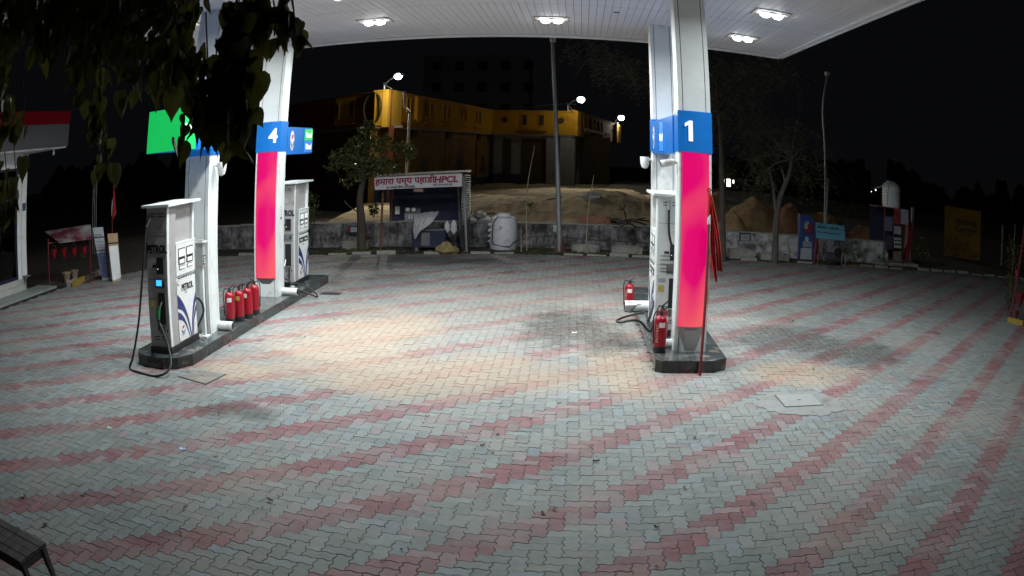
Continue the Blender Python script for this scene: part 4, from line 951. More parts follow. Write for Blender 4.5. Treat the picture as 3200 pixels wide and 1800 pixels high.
# rubble and bricks on the wall top
def rubble(x0, x1, y, n, seed, label, mats, size=.16):
    g = random.Random(seed); c = P((x0 + x1) / 2, y, 26.75); t = thing('rubble_pile', label, 'rubble', c, 0, 'rubble lying behind the wall')
    for i in range(n):
        p = P(g.uniform(x0, x1), y, 26.75 + g.uniform(-.05, .5)) - c; s = size * g.uniform(.5, 1.3)
        o = MB().box((-s, -s * .6, -s * .4), (s, s * .6, s * .4)).build('broken_piece', g.choice(mats), t, bevel=.01); o.location = p + Vector((0, 0, g.uniform(0, .22))); o.rotation_euler = (g.uniform(-.5, .5), g.uniform(-.6, .6), g.uniform(0, 3))
rubble(1180, 1240, 556, 16, 1, 'broken concrete and timber beside the shed', [concrete, whitep, woodl]); rubble(1005, 1060, 553, 9, 2, 'stones lying on the wall beside the small tree', [concrete, soil], .12)
rubble(1150, 1180, 545, 5, 4, 'pale stones behind the shed side', [concrete], .1)
def bricks(px, py, d, rows, label):
    d *= 1.133; c = P(px, py, d); t = thing('brick_stack', label, 'brick stack', c, 0, 'things standing on the boundary wall'); g = random.Random(px)
    for r_ in range(rows):
        for k in range(3 - r_ % 2): 
            o = MB().box((-.11, -.05, -.035), (.11, .05, .035)).build('brick', brickm, t); o.location = (k * .235 - .2 + .11 * (r_ % 2), 0, r_ * .074 + .04); o.rotation_euler = (0, 0, g.uniform(-.1, .1))
bricks(1478, 567, 23.5, 4, 'low stack of bricks on the wall by the thin sapling'); bricks(1515, 567, 23.5, 4, 'stack of bricks on the wall beside a pointed slab')
c = P(1494, 567, 26.63); t = thing('stone_slab', 'pointed dark stone slab propped on the wall between bricks', 'slab', c)
MB().prism([(-.2, 0), (.2, 0), (.17, .2), (0, .36), (-.17, .2)], -.05, .05, frame((0, 0, 0), (1, 0, 0))).build('slab', M('dark_stone', (.09, .075, .06), .9, var=.3, scale=9, bump=.5), t, bevel=.01)
c = P(1560, 572, 26.74); t = thing('scrap_timber', 'rough dead branches and boards piled on the wall near the rear pillar', 'timber'); t.location = c; g = random.Random(3)
for (x0, y0), (x1, y1) in (((1525, 545), (1625, 565)), ((1540, 540), (1600, 572)), ((1560, 570), (1622, 548)), ((1532, 552), (1632, 556)), ((1575, 548), (1568, 525)), ((1568, 526), (1576, 515)), ((1570, 530), (1556, 527))):
    MB().tube(spline([P(x0, y0, 26.85) - c, P((x0 + x1) / 2, (y0 + y1) / 2 - 3, 23.6) - c, P(x1, y1, 26.63) - c], 4), .022, 6).build('branch', bark, t)
for x0, x1, y in ((1530, 1556, 570), (1558, 1580, 568)): MB().box(tuple(P(x0, y, 26.85) - c), tuple(P(x1, y - 16, 27.08) - c)).build('board', wood, t)
for (x0, y0, x1, y1), lb in (((1376, 502, 1415, 496), 'bent plank lying on the pale slope'), ((1180, 549, 1216, 545), 'flat dark plank on rubble by the shed'), ((1215, 562, 1245, 548), 'slanting plank by the white tank')):
    a, b = P(x0, y0, 28.55), P(x1, y1, 28.55); a.z = max(a.z, mz(a.x, a.y) + .02) ; b.z = max(b.z, mz(b.x, b.y) + .03)
    tag(MB().tube([(0, 0, 0), b - a], .035, 4).build('plank', wood, loc=a), lb, 'plank')
p = P(1488, 515, 30.02); tag(MB().blob((0, 0, .06), (.38, .25, .13), 3, .3).build('white_sack', clothw, smooth=True, loc=(p.x, p.y, mz(p.x, p.y))), 'crumpled white sack lying on the sandy slope', 'sack')

# ------------------------------------------------------------------ service shed with painted sign
A0, A1 = P(955, 621, 24.81), P(1178, 632, 25.27); t = thing('service_shed', 'open tin shed with white painted sign board across its front', 'shed', (A0.x, A0.y, 0)); O = Vector((A0.x, A0.y, 0))
for (x, y, yt, d) in ((957, 621, 455, 21.9), (1174, 632, 440, 22.1), (981, 610, 470, 23.2), (1160, 610, 452, 23.2)):
    a = P(x, y, d * 1.133, 0); b = P(x + (8 if x < 1000 else -8), yt, a.y); MB().tube([a - O, b - O], .035, 8).build('post', rust if x < 1000 else galv, t)
bk = [P(980, 560, 26.34), P(1160, 560, 26.4), P(1160, 462, 26.4), P(980, 470, 26.34)]
board(bk, .03, navy, 'rear_sheet', t, O)
bk = [P(1160, 620, 24.93, .05), P(1182, 620, 26.29, .05), P(1182, 440, 26.29), P(1160, 438, 24.93)]
m = MB(); n = 34
for i in range(n):                                                   # corrugated side sheet, ribs lying flat
    z0, z1 = i / n, (i + .5) / n; z2 = (i + 1) / n
    for a, b, o0, o1 in ((z0, z1, 0, .03), (z1, z2, .03, 0)):
        q = [bk[0].lerp(bk[3], a) - O + Vector((o0, 0, 0)), bk[1].lerp(bk[2], a) - O + Vector((o0, 0, 0)), bk[1].lerp(bk[2], b) - O + Vector((o1, 0, 0)), bk[0].lerp(bk[3], b) - O + Vector((o1, 0, 0))]
        m.add(q + [p + Vector((.006, .002, 0)) for p in q], [(0, 1, 2, 3), (7, 6, 5, 4)])
m.build('corrugated_side', sheet, t)
rf = [P(944, 447, 24.47), P(1180, 434, 24.47), P(1186, 430, 26.74), P(965, 441, 26.74)]; m = MB(); n = 40
for i in range(n):
    for a, b, o0, o1 in ((i / n, (i + .5) / n, 0, .035), ((i + .5) / n, (i + 1) / n, .035, 0)):
        q = [rf[0].lerp(rf[1], a) - O + Vector((0, 0, o0)), rf[0].lerp(rf[1], b) - O + Vector((0, 0, o1)), rf[3].lerp(rf[2], b) - O + Vector((0, 0, o1)), rf[3].lerp(rf[2], a) - O + Vector((0, 0, o0))]
        m.add(q + [p + Vector((0, 0, .008)) for p in q], [(3, 2, 1, 0), (4, 5, 6, 7), (0, 1, 5, 4)])
m.build('corrugated_roof', M('roof_tin', (.42, .42, .40), .5, .3, var=.25, scale=5, dirt=((.14, .09, .06), .4, 3)), t)
q = [P(943, 478, 24.42), P(1162.5, 469, 24.42), P(1162.5, 436.5, 24.42), P(942, 447.5, 24.42)]
sg = board(q, .03, M('sign_white', (.50, .48, .50), .6, var=.05, dirt=((.32, .3, .3), .2, 4)), 'sign_board', t, O)
fr_ = frame((q[0] + (q[3] - q[0]) * .62) - O + Vector((0, -.012, 0)), q[1] - q[0], q[3] - q[0])
text('हमारा पम्प पहाडी', .25, fr_ @ Matrix.Translation((.90, .0, 0)), letter_red, sg, bold=.008, sx=1.08, shear=.12)
text('HPCL', .25, fr_ @ Matrix.Translation((2.11, -.01, 0)), letter_red, sg, bold=.011, sx=1.12, shear=.15)
text('24 घण्टे सेवा उपलब्ध', .085, fr_ @ Matrix.Translation((.78, -.175, 0)), letter_navy, sg, bold=.002, sx=1.25)
text('मो.नं. 9414325183', .075, fr_ @ Matrix.Translation((2.02, -.155, 0)), letter_navy, sg, bold=.002, sx=1.05)
q = [P(1040, 483, 24.5), P(1065, 483, 24.5), P(1065, 473, 24.5), P(1040, 473, 24.5)]; pl_ = board(q, .015, M('small_board', (.22, .08, .05), .7), 'small_board', t, O); off_ = Vector((0, -.008, 0))
for v in (.3, .6): board(up_(.1, v, .9, v + .15), .004, woodl, 'print_line', pl_, O)
# switchgear on the rear sheet
def pan(x0, y0, x1, y1, d, mat, name, parent, O, th=.06):
    d *= 1.133; q = [P(x0, y1, d), P(x1, y1, d), P(x1, y0, d), P(x0, y0, d)]; return board(q, th, mat, name, parent, O)
c = P(1020, 540, 26.17); s_ = thing('switchboard', 'grey switchboard with round meters on the back of the shed', 'switchboard', c)
pan(1018, 537, 1058, 559, 23.1, galv, 'lower_panel', s_, c, .08); pan(1018, 523, 1058, 536, 23.1, greyd, 'meter_panel', s_, c, .08); pan(994, 520, 1005, 539, 23.1, whitep, 'fuse_box', s_, c, .09)
for x in (1026, 1041): MB().prism(oval(.06, .06, 16), 0, .03, frame(P(x, 527, 26.06) - c, (1, 0, 0))).build('meter', whitep, s_)
for x in (1028, 1034, 1050): pan(x, 541, x + 3, 551, 23.0, whitep, 'switch', s_, c, .03)
# generator under a white plastic sheet, machine and sacks
c = P(1085, 618, 25.27, 0); t = thing('compressor', 'dark machine block standing under the shed', 'machine', c)
m = box('body', (-.55, -.3, .12), (.45, .3, .62), navy, t, bevel=.02); box('panel', (-.25, -.32, .18), (.0, -.305, .56), greyd, m)
for x in (-.45, .35): box('foot', (x, -.28, 0), (x + .1, .28, .12), greyd, t)
box('lid', (-.5, -.25, .62), (.4, .25, .66), greyd, t)
p = P(1068, 555, 25.15); t = thing('plastic_cover', 'crumpled white plastic sheet thrown over the machine in the shed', 'plastic sheet', p)
m = MB(); g = random.Random(4); v = []; f = []; nn = 18
prof = [(P(1042, 536, 25.04), P(1072, 528, 25.04)), (P(1046, 545, 24.93), P(1066, 540, 24.93)), (P(1044, 560, 24.93), P(1074, 562, 24.93)), (P(1036, 575, 24.81), P(1052, 580, 24.81)), (P(1042, 598, 24.81), P(1046, 600, 24.81))]
prof[0] = (P(1046, 538, 25.27), P(1104, 530, 25.27)); prof[1] = (P(1044, 547, 24.87), P(1096, 548, 24.93)); prof[2] = (P(1045, 562, 24.81), P(1078, 566, 24.87)); prof[3] = (P(1040, 578, 24.81), P(1056, 582, 24.81))
for a, b in prof:
    for i in range(nn + 1): v.append(a.lerp(b, i / nn) - p + Vector((g.uniform(-.03, .03), g.uniform(-.09, .05), g.uniform(-.03, .03))))
for j in range(len(prof) - 1):
    for i in range(nn): f.append((j * (nn + 1) + i, (j + 1) * (nn + 1) + i, (j + 1) * (nn + 1) + i + 1, j * (nn + 1) + i + 1))
o = m.add(v, f).build('sheet', tarp, t); s = o.modifiers.new('sub', 'SUBSURF'); s.levels = s.render_levels = 1; s = o.modifiers.new('th', 'SOLIDIFY'); s.thickness = .01
for (x, y0, y1, w_), lb in (((1125, 556, 590, 16), 'white cloth bag hanging in the shed, nearer the covered machine'), ((1142, 553, 594, 18), 'white cloth bag hanging in the shed, nearer the corrugated side')):
    c = P(x, y0, 25.27); h = (y1 - y0) / FOC * 22.3; ww = w_ / FOC * 22.3 / 2
    tag(MB().lathe([(.02, -h), (ww, -h * .75), (ww * .9, -h * .3), (ww * .5, -.04), (.01, 0)], 12, Matrix.Diagonal((1, .35, 1, 1))).build('cloth_bag', clothw, smooth=True, loc=c), lb, 'bag')
p = P(1124, 634, 24.6); tag(MB().blob((0, 0, .12), (.30, .22, .18), 9, .35).build('yellow_sack', sackm, smooth=True, loc=(p.x, p.y, .0)), 'crumpled yellow sack on the kerb before the shed', 'sack')
p = P(1083, 630, 24.6); tag(MB().blob((0, 0, .03), (.09, .07, .05), 12, .3).build('stone', sackm, smooth=True, loc=(p.x, p.y, .0)), 'small yellowish lump left of the yellow sack', 'stone')
# white tank wrapped in plastic
c = P(1266, 622, 25.9, 0); t = thing('water_tank', 'stout white water tank wrapped in plastic against the wall', 'water tank', (c.x, c.y, 0))
hh = 1.03; W_ = .405
MB().lathe([(W_ * .94, .02), (W_, .06), (W_, hh * .45), (W_ * .985, hh * .8), (W_ * .9, hh * .93), (W_ * .55, hh * .98), (W_ * .5, hh * 1.06), (.05, hh * 1.08)], 32).build('body', M('tank_white', (.62, .62, .66), .45, var=.06, dirt=((.28, .27, .25), .2, 3)), t, smooth=True)
for i in range(3):
    z = .72 - i * .22; pts = []
    for k in range(-6, 7):
        a = -math.pi / 2 + k * .10; pts.append(((W_ + .004) * math.cos(a), (W_ + .004) * math.sin(a), z - abs(k) * .035))
    MB().tube(pts, .009, 5).build('moulded_rib', MATS['tank_white'], t)
for s in (-1, 1):
    for k in range(5): MB().blob((s * (W_ - .01), -.05 * k * (1 if s < 0 else -1) - .05, .25 + k * .17), (.05, .06, .05), k + 3 * s, .4, 8, 6).build('plastic_fold', clothw, t, smooth=True) if s < 0 else None
MB().tube(spline([(-.15, -.3, hh * .98), (-.28, -.36, .8), (-.3, -.34, .4), (-.25, -.36, .2), (.2, -.42, .14), (.4, -.3, .3), (1.2, -.05, .44), (2.6, .1, .36), (4.4, .25, .30)], 6), .014, 6).build('hose', rubber, t)
# planters, stick saplings
def planter(x0, x1, y0, y1, label, roundp):
    c = P((x0 + x1) / 2, y1, min(G((x0 + x1) / 2, y1).y, 25.5), 0); w_ = (x1 - x0) / FOC * c.y / 2; h = (y1 - y0) / FOC * c.y * .75
    t = thing('planter', label, 'planter', (c.x, c.y + .3, 0), 0, 'concrete planters along the wall')
    if roundp: MB().lathe([(w_, 0), (w_, h), (w_ * .9, h), (w_ * .88, h * .75)], 24, Matrix.Diagonal((1, .6, 1, 1))).build('ring', concrete, t)
    else:
        for lo, hi in (((-w_, -.3, 0), (w_, -.22, h)), ((-w_, .22, 0), (w_, .3, h)), ((-w_, -.219, 0), (-w_ + .08, .219, h)), ((w_ - .08, -.219, 0), (w_, .219, h))): MB().box(lo, hi).build('side', concrete, t, bevel=.012)
    MB().prism(oval(w_ * .86, .18), 0, h * .74).build('earth', soil, t); return t
planter(1437, 1512, 612, 637, 'round concrete planter ring near the tall lamp pole', True); planter(1537, 1618, 614, 640, 'square concrete planter beside the rear pillar', False)
planter(1830, 1905, 612, 645, 'grey concrete planter box between the dark trunk and the forked tree', False); planter(1906, 1995, 632, 655, 'pale low planter under the forked tree', False)
planter(856, 928, 590, 618, 'square concrete block planter left of the small tree', False)
def sapling(x0, y0, x1, y1, d, label, bend):
    d *= 1.133; a = P(x0, y0, d); a.z = .02; b = P(x1, y1, d); t = thing('sapling', label, 'sapling', a, 0, 'thin bare saplings by the wall')
    mid = (b - a) * .55 + Vector((bend, 0, 0)); MB().tube(spline([(0, 0, 0), mid, b - a], 8), [.02 - .012 * i / 16 for i in range(17)], 6).build('stem', M('pale_stem', (.30, .26, .19), .8), t); return t, b - a
t, tp = sapling(1325, 632, 1345, 365, 22.4, 'tallest bare sapling, right of the white wrapped tank', -.12)
leafset(24, (tp.x * .45, 0, 1.38), (.13, .1, .12), .13, 2).build('leaf_cluster', leafgreen, t)
t, tp = sapling(1474, 612, 1494, 440, 22.35, 'bare sapling standing in the round planter', -.06)
sapling(1311, 630, 1311, 570, 22.3, 'short straight stake near the tall sapling', 0)
def notice(x0, y0, x1, y1, d, label, mat):
    c = P(x0, y1, d * 1.133); t = thing('wall_sign', label, 'sign', c); o = pan(x0, y0, x1, y1, d, mat, 'panel', t, c, .02)
    return t, c, o
t, c, o = notice(873, 568, 900, 586, 22.55, 'framed red and white notice on the wall left of the small tree', letter_navy)
pan(882, 571, 898, 584, 22.52, poster, 'print', t, c, .01); pan(874, 569, 881, 585, 22.52, letter_red, 'red_print', t, c, .01)
t, c, o = notice(1860, 586, 1888, 607, 22.6, 'small framed notice on the wall right of the dark trunk', navy)
pan(1864, 590, 1885, 605, 22.57, poster, 'print', t, c, .01)
for i in range(3): pan(1867, 592 + i * 4, 1883, 594 + i * 4, 22.55, greyd, 'print_line', t, c, .006)

# ------------------------------------------------------------------ lamp poles
def lamp_pole(x0, y0, x1, y1, d, label, bend=0, r=.06):
    d *= 1.133; a = P(x0, y0, d); a.z = 0; b = P(x1, y1, d); t = thing('lamp_pole', label, 'lamp pole', a, 0, 'tall lamp poles along the wall')
    v = b - a; pts = [Vector((0, 0, 0)), v * .55 + Vector((bend * .6, 0, 0)), v * .8 + Vector((bend, 0, 0)), v] if bend else [Vector((0, 0, 0)), v]
    MB().tube([v * .0, v * .42], r * 1.25, 12).build('lower_tube', galv, t, smooth=True); MB().tube(spline(pts, 6) if bend else pts, r, 12).build('pole', galv, t, smooth=True)
    MB().box(tuple(v + Vector((-.09, -.12, 0))), tuple(v + Vector((.09, .05, .14)))).build('lamp_head', whitep, t, bevel=.02); MB().box(tuple(v + Vector((-.04, -.13, .03))), tuple(v + Vector((.04, -.121, .11)))).build('lens', grey, t)
    box('foot', (-.16, -.16, 0), (.16, .16, .03), rust, t)
    for k in range(4): MB().prism([(0, 0), (.16, 0), (0, .3)], -.006, .006, Matrix.Rotation(k * math.pi / 2 + .4, 4, 'Z') @ frame((r, 0, .03), (1, 0, 0))).build('gusset', rust, t)
    return t
t = lamp_pole(1408, 618, 1391, 106, 22.5, 'tall grey lamp pole with small unlit head before the yellow building')
box('meter_box', (-.20, -.05, .62), (-.10, .03, .80), galv, t); MB().tube(spline([(-.15, -.02, .62), (-.17, -.04, .4), (-.2, -.05, .2)], 4), .01, 5).build('cable', rubber, t)
lamp_pole(2073, 600, 2081, 190, 24.5, 'curved top lamp pole standing behind the blue air point', -.22, .05)

# ------------------------------------------------------------------ air point and covered compressor
c = G(2032, 655); t = thing('air_kiosk', 'narrow blue air point kiosk with a red side and papers stuck on it', 'air point', c); O = c.copy(); d0 = c.y
m = MB(); pr = [(P(2011, 657, d0) - O), (P(2047, 657, d0) - O), (P(2049, 556, d0) - O), (P(2042, 546, d0) - O), (P(2030, 542, d0) - O), (P(2013, 540, d0) - O)]
m.prism([(p.x, p.z) for p in pr], -.001, -.34, frame((0, 0, 0), (1, 0, 0))).build('body', blued, t, bevel=.01)
m = MB(); pr = [(P(2047.5, 657, d0) - O), (P(2053, 657, d0) - O), (P(2059, 570, d0) - O), (P(2056, 556, d0) - O), (P(2049.5, 556, d0) - O)]
m.prism([(p.x, p.z) for p in pr], -.02, -.36, frame((0, 0, 0), (1, 0, 0))).build('red_side', M('kiosk_red', (.16, .02, .03), .5), t)
f0 = frame((0, -.005, 0), (1, 0, 0)); w0 = lambda x, y: (P(x, y, d0) - O)
text('Air', .13, frame(w0(2031, 560) + Vector((0, -.012, 0)), (1, 0, 0)), poster, t, bold=.004)
def kp_(x0, y0, x1, y1, mat, name, z=.01): a, b = w0(x0, y1), w0(x1, y0); return MB().box((a.x, -.012 - z, a.z), (b.x, -.004, b.z)).build(name, mat, t)
kp_(2025, 565, 2041, 585, M('gauge_red', (.22, .015, .03), .5), 'gauge_box', .06); kp_(2023, 563, 2030, 575, M('tag_pale', (.4, .36, .2), .6), 'tag', .07); kp_(2025, 596, 2034, 607, poster, 'paper'); kp_(2019, 608, 2042, 621, M('paper_grey', (.24, .28, .32), .7), 'paper'); kp_(2013, 625, 2042, 652, poster, 'notice')
h = [];
for k in range(70): a = k * .42; h.append((w0(2050, 640).x + .10 * math.cos(a), -.18 - .0015 * k, w0(2050, 632).z + .24 * math.sin(a)))
MB().tube(h, .012, 5).build('air_hose', M('hose_red', (.25, .02, .05), .5), t)
c = G(2095, 668); c.y -= .2; t = thing('air_compressor', 'compressor on legs sheltered by a tilted pale blue sheet', 'air compressor', c); O = c.copy()
q = [P(2052, 604, c.y - .1), P(2126, 615, c.y - .1), P(2124, 586, c.y + .5), P(2052, 571, c.y + .5)]; q = [P(2053, 598, c.y - .2), P(2127, 606, c.y - .2), P(2124, 568, c.y + .3), P(2052, 559, c.y + .3)]
sh = board(q, .02, tarpb, 'blue_sheet', t, O); off_ = Vector((0, -.02, .01))
board(up_(.02, .36, .82, .39), .004, navy, 'seam', sh, O); board(up_(.05, .66, .98, .67), .004, navy, 'seam', sh, O)
for u in (.05, .2, .5, .66): board(up_(u, .70, u + .12, .76), .004, navy, 'faded_lettering', sh, O)
for x in (2060, 2120):
    for dy in (-.15, .3): a = P(x, 600, c.y) - O; MB().tube([(a.x - .06, dy, 0), (a.x, dy, a.z)], .018, 6).build('leg', rust, t)
MB().tube([(-.35, .1, .28), (.35, .1, .28)], .16, 14).build('air_tank', M('tank_dark', (.05, .05, .055), .5), t, smooth=True)
MB().tube([(-.3, .0, .1), (.35, .0, .35)], .02, 6).build('brace', rust, t); MB().lathe([(.16, 0), (.16, .04)], 16, Matrix.Translation((.1, -.05, .45)) @ Matrix.Rotation(R(90), 4, 'X')).build('flywheel', black, t)
h = [(P(2115, 655, c.y).x - O.x + .09 * math.cos(k * .4), -.3 - .001 * k, .28 + .20 * math.sin(k * .4) - .0005 * k) for k in range(50)] + [(.25, -.5, .03), (.5, -.45, .02)]
MB().tube(h, .009, 5).build('hose', M('hose_pale', (.20, .2, .17), .6), t)
MB().tube(spline([(-.4, -.3, .4), (-.42, -.5, .05), (-.2, -.8, .02), (.1, -.6, .02)], 6), .01, 5).build('hose', rubber, t)

# ------------------------------------------------------------------ water tank on its stand, right
c = G(2248, 668); t = thing('kiosk', 'cluttered metal cabin hung with boards, carrying a white tank', 'cabin', c); O = c.copy(); d0 = c.y; w0 = lambda x, y, dy=0: P(x, y, d0 + dy) - O
for x in (2222, 2246, 2272):
    for dy in (0, .8): a = w0(x, 650); MB().tube([(a.x, dy, .0), (a.x, dy, w0(x, 523).z)], .022, 6).build('post', redpole, t)
z1 = w0(2250, 523).z
box('deck', (w0(2205, 600).x, -.05, z1 - .04), (w0(2276, 600).x, .9, z1), rust, t); box('rear_sheet', (w0(2204, 600).x, .75, .1), (w0(2275, 600).x, .78, z1 - .05), navy, t)
def kp_(x0, y0, x1, y1, mat, name, z=.01, dy=-.03): a, b = w0(x0, y1), w0(x1, y0); return MB().box((a.x, dy - .012 - z, a.z), (b.x, dy - .004, b.z)).build(name, mat, t)
kp_(2248, 525, 2264, 563, M('board_red', (.30, .03, .035), .6, var=.3, dirt=((.4, .38, .38), .4, 6)), 'red_board', .02); kp_(2265, 528, 2284, 563, poster, 'pale_board', .02)
kp_(2248, 570, 2266, 588, poster, 'sheet'); kp_(2248, 598, 2266, 603, poster, 'slat'); kp_(2248, 607, 2266, 612, poster, 'slat'); kp_(2248, 617, 2266, 623, poster, 'slat')
kp_(2225, 546, 2244, 580, M('cabin_blue', (.14, .17, .24), .6), 'window_sheet'); kp_(2225, 590, 2244, 628, navy, 'lower_sheet')
for i in range(4): kp_(2227 + i * 4.5, 592, 2229 + i * 4.5, 625, greyd, 'grille_bar', .02)
for r_ in range(5):
    for k in range(4): a = w0(2248 + k * 4.8, 657 - r_ * 5.0); b = w0(2252.3 + k * 4.8, 652.5 - r_ * 5.0); MB().box((a.x, -.06, a.z), (b.x, .04, b.z)).build('brick', M('pale_brick', (.22, .18, .14), .9, var=.3, scale=9), t)
m = MB(); pr = [w0(2280, 655), w0(2288, 655), w0(2300, 600), w0(2297, 562), w0(2288, 552), w0(2286, 600)]; m.prism([(p.x, p.z) for p in pr], .0, -.3, frame((0, .1, 0), (1, 0, 0))).build('red_door', M('door_red', (.20, .02, .03), .5), t)
box('plinth', (w0(2195, 660).x, -.25, -.05), (w0(2305, 660).x, 1.0, .12), concrete, t, bevel=.02)
p = Vector((w0(2250, 600).x, .40, z1)) + O; t = thing('water_tank', 'upright white water tank with blue lid on top of the cluttered cabin', 'water tank', p)
rt = 23.5 / 1640 * (p.x ** 2 + p.y ** 2) ** .5; hh = 66 / 2050 * (p.x ** 2 + p.y ** 2) ** .5; pr = [(rt * .97, 0), (rt, .03)]
for k in range(7): z = .08 + k * .105; pr += [(rt * .955, z * hh), (rt * 1.0, (z + .045) * hh), (rt * 1.0, (z + .075) * hh), (rt * .955, (z + .1) * hh)]
pr += [(rt * .85, .88 * hh), (rt * .62, .95 * hh), (rt * .5, .955 * hh), (rt * .48, hh)]
MB().lathe(pr, 28).build('body', M('tank_bright', (.80, .81, .83), .4, var=.06, emit=0), t, smooth=True); MB().lathe([(rt * .54, hh * .99), (rt * .56, hh * 1.03), (rt * .3, hh * 1.06)], 20).build('lid', M('lid_blue', (.05, .12, .17), .5), t, smooth=True)
MB().tube([(-rt * .6, -rt * .5, hh * .9), (-1.05 * rt * 2.1, -rt * .5, hh * .62)], .022, 8).build('overflow_pipe', whitep, t); MB().tube(spline([(-rt * .3, -rt * .6, hh * .98), (-rt * .7, -rt * .8, hh * .7), (-rt * .8, -rt * .7, .05)], 5), .01, 5).build('rope', rubber, t)
a = G(2305, 668); b = P(2304, 523, a.y + .6); tag(MB().box((-.055, -.05, 0), (.055, .05, b.z)).build('marker_post', M('post_white', (.34, .34, .30), .8, var=.2, scale=9, dirt=((.08, .07, .06), .4, 5)), loc=(a.x, a.y + .6, 0)), 'plain white post standing beside the cluttered cabin', 'post')
a = P(2521, 640, 29.46); tag(MB().box((-.06, -.05, -1.0), (.06, .05, .9)).build('marker_post', M('post_dim', (.2, .2, .18), .8, var=.3, scale=9), loc=(a.x, a.y, .9)), 'dim white post among bushes past the cement wall', 'post')
c = P(2421, 612, 30.59); t = thing('cement_wall', 'yellow advertising wall lettered Ambuja Cement in the dark', 'wall', (c.x, c.y, 0), -math.atan2(c.x, c.y)); ww = 46 / 1470 * c.length; zt = P(2421, 524, 30.59).z
wl = box('panel', (-ww, 0, 0), (ww, .22, zt), M('advert_yellow', (.34, .17, .02), .85, var=.2, scale=2, dirt=((.14, .09, .03), .5, 2)), t)
text('Ambuja', .42, frame((.22, -.004, P(2421, 558, 30.59).z), (1, 0, 0)), letter_navy, wl, bold=.008); text('Cement', .42, frame((.22, -.004, P(2421, 577, 30.59).z), (1, 0, 0)), letter_navy, wl, bold=.008); text('मजबूत सीमेंट', .16, frame((.22, -.004, P(2421, 591, 30.59).z), (1, 0, 0)), letter_navy, wl)
# right edge: red fire point with creeper and yellow kerb
a = G(2538, 806); b = P(2566, 560, a.y + .6); t = thing('ladder_stand', 'dark red leaning ladder like stand with red buckets and creeper', 'stand', a); O = a.copy()
for dx in (0, .28): MB().tube([(dx, dx, 0), (b.x - a.x + dx, .3 + dx, b.z)], .02, 6).build('rail', redpole, t)
for k in range(6): u = .08 + k * .12; MB().tube([((b.x - a.x) * u, .3 * u, b.z * u), ((b.x - a.x) * u + .28, .28 + .3 * u, b.z * u - .02)], .012, 6).build('rung', redpole, t)
for (x, y, s), lb in (((2560, 690, .9), 'upper red cone bucket at the far edge of the view'), ((2567, 750, 1.2), 'lower red bucket at the far edge of the view'), ((2558, 790, .7), 'red bucket near the yellow kerb end')):
    p = P(x, y, a.y + .1); k = thing('fire_bucket', lb, 'bucket', p, 0, 'red fire buckets at the edge'); MB().lathe([(.03 * s, -.2 * s), (.10 * s, .0), (.12 * s, .12 * s)], 14).build('pail', M('dull_red', (.17, .006, .02), .6), k, smooth=True); MB().tube(arc((-.11 * s, 0, .12 * s), (0, 0, .30 * s), (.11 * s, 0, .12 * s), 6), .005, 5).build('handle', black, k)
t = thing('creeper', 'dark leafy creeper climbing behind the red ladder stand', 'plant', (a.x + .28, a.y + .5, 0)); MB().tube([(0, 0, 0), (.1, 0, 2.4)], .02, 6).build('stem', bark, t); leafset(420, (.12, .1, 1.1), (.28, .3, 1.15), .10, 21).build('foliage', leafdark, t)
p = G(2535, 810); tag(MB().box((0, -.06, -.02), (.62, .06, .13)).build('kerb_block', yellowp, bevel=.015, loc=p), 'yellow painted kerb block at the foot of the red ladder stand', 'kerb block').rotation_euler = (0, 0, R(-58))

# ------------------------------------------------------------------ yellow shop building beyond the mound
A_, C_, D_, E_, W_ = Vector((-8.8, 39.9)), Vector((-5.64, 63.5)), Vector((.39, 62.6)), Vector((5.2, 90)), Vector((-20.2, 50.5))
ZT, ZB, ZG = 6.0, 4.28, .2
bld = thing('shop_building', 'long yellow two storey shop block with shuttered shops and three street lamps', 'building', (0, 0, 0))
def wallseg(a, b, u0, u1, z0, z1, off, th, name, mat, parent=bld):
    """panel on facade a-b between u0,u1 (metres along) standing off metres proud of it"""
    d = (b - a).normalized(); n = Vector((d.y, -d.x))                 # outward, towards the viewer's side
    p = [a + d * u0 + n * off, a + d * u1 + n * off, a + d * u1 + n * (off - th), a + d * u0 + n * (off - th)]
    return MB().prism([tuple(q) for q in p], z0, z1).build(name, mat, parent)
def upix(a, b, px):                                                   # distance along a facade at which it passes a pixel column
    k = ray(px, 320)[0]; d = (b - a).normalized(); return (k * a.y - a.x) / (d.x - k * d.y)
def slits(a, b, u, z0, z1, w_=.28, gap=.5):
    f = wallseg(a, b, u - 1.0, u + 1.0, z0 - .35, z1 + .30, .012, .02, 'window_bay', yellow)
    for s in (-1, 1):
        wallseg(a, b, u + s * gap - w_ / 2 - .07, u + s * gap + w_ / 2 + .07, z0 - .07, z1 + .07, .05, .06, 'window_frame', yellow, f); wallseg(a, b, u + s * gap - w_ / 2, u + s * gap + w_ / 2, z0, z1, .056, .05, 'window_slit', recess, f)
    wallseg(a, b, u - 1.1, u + 1.1, z0 - .42, z0 - .35, .16, .17, 'sill', yellow, f)
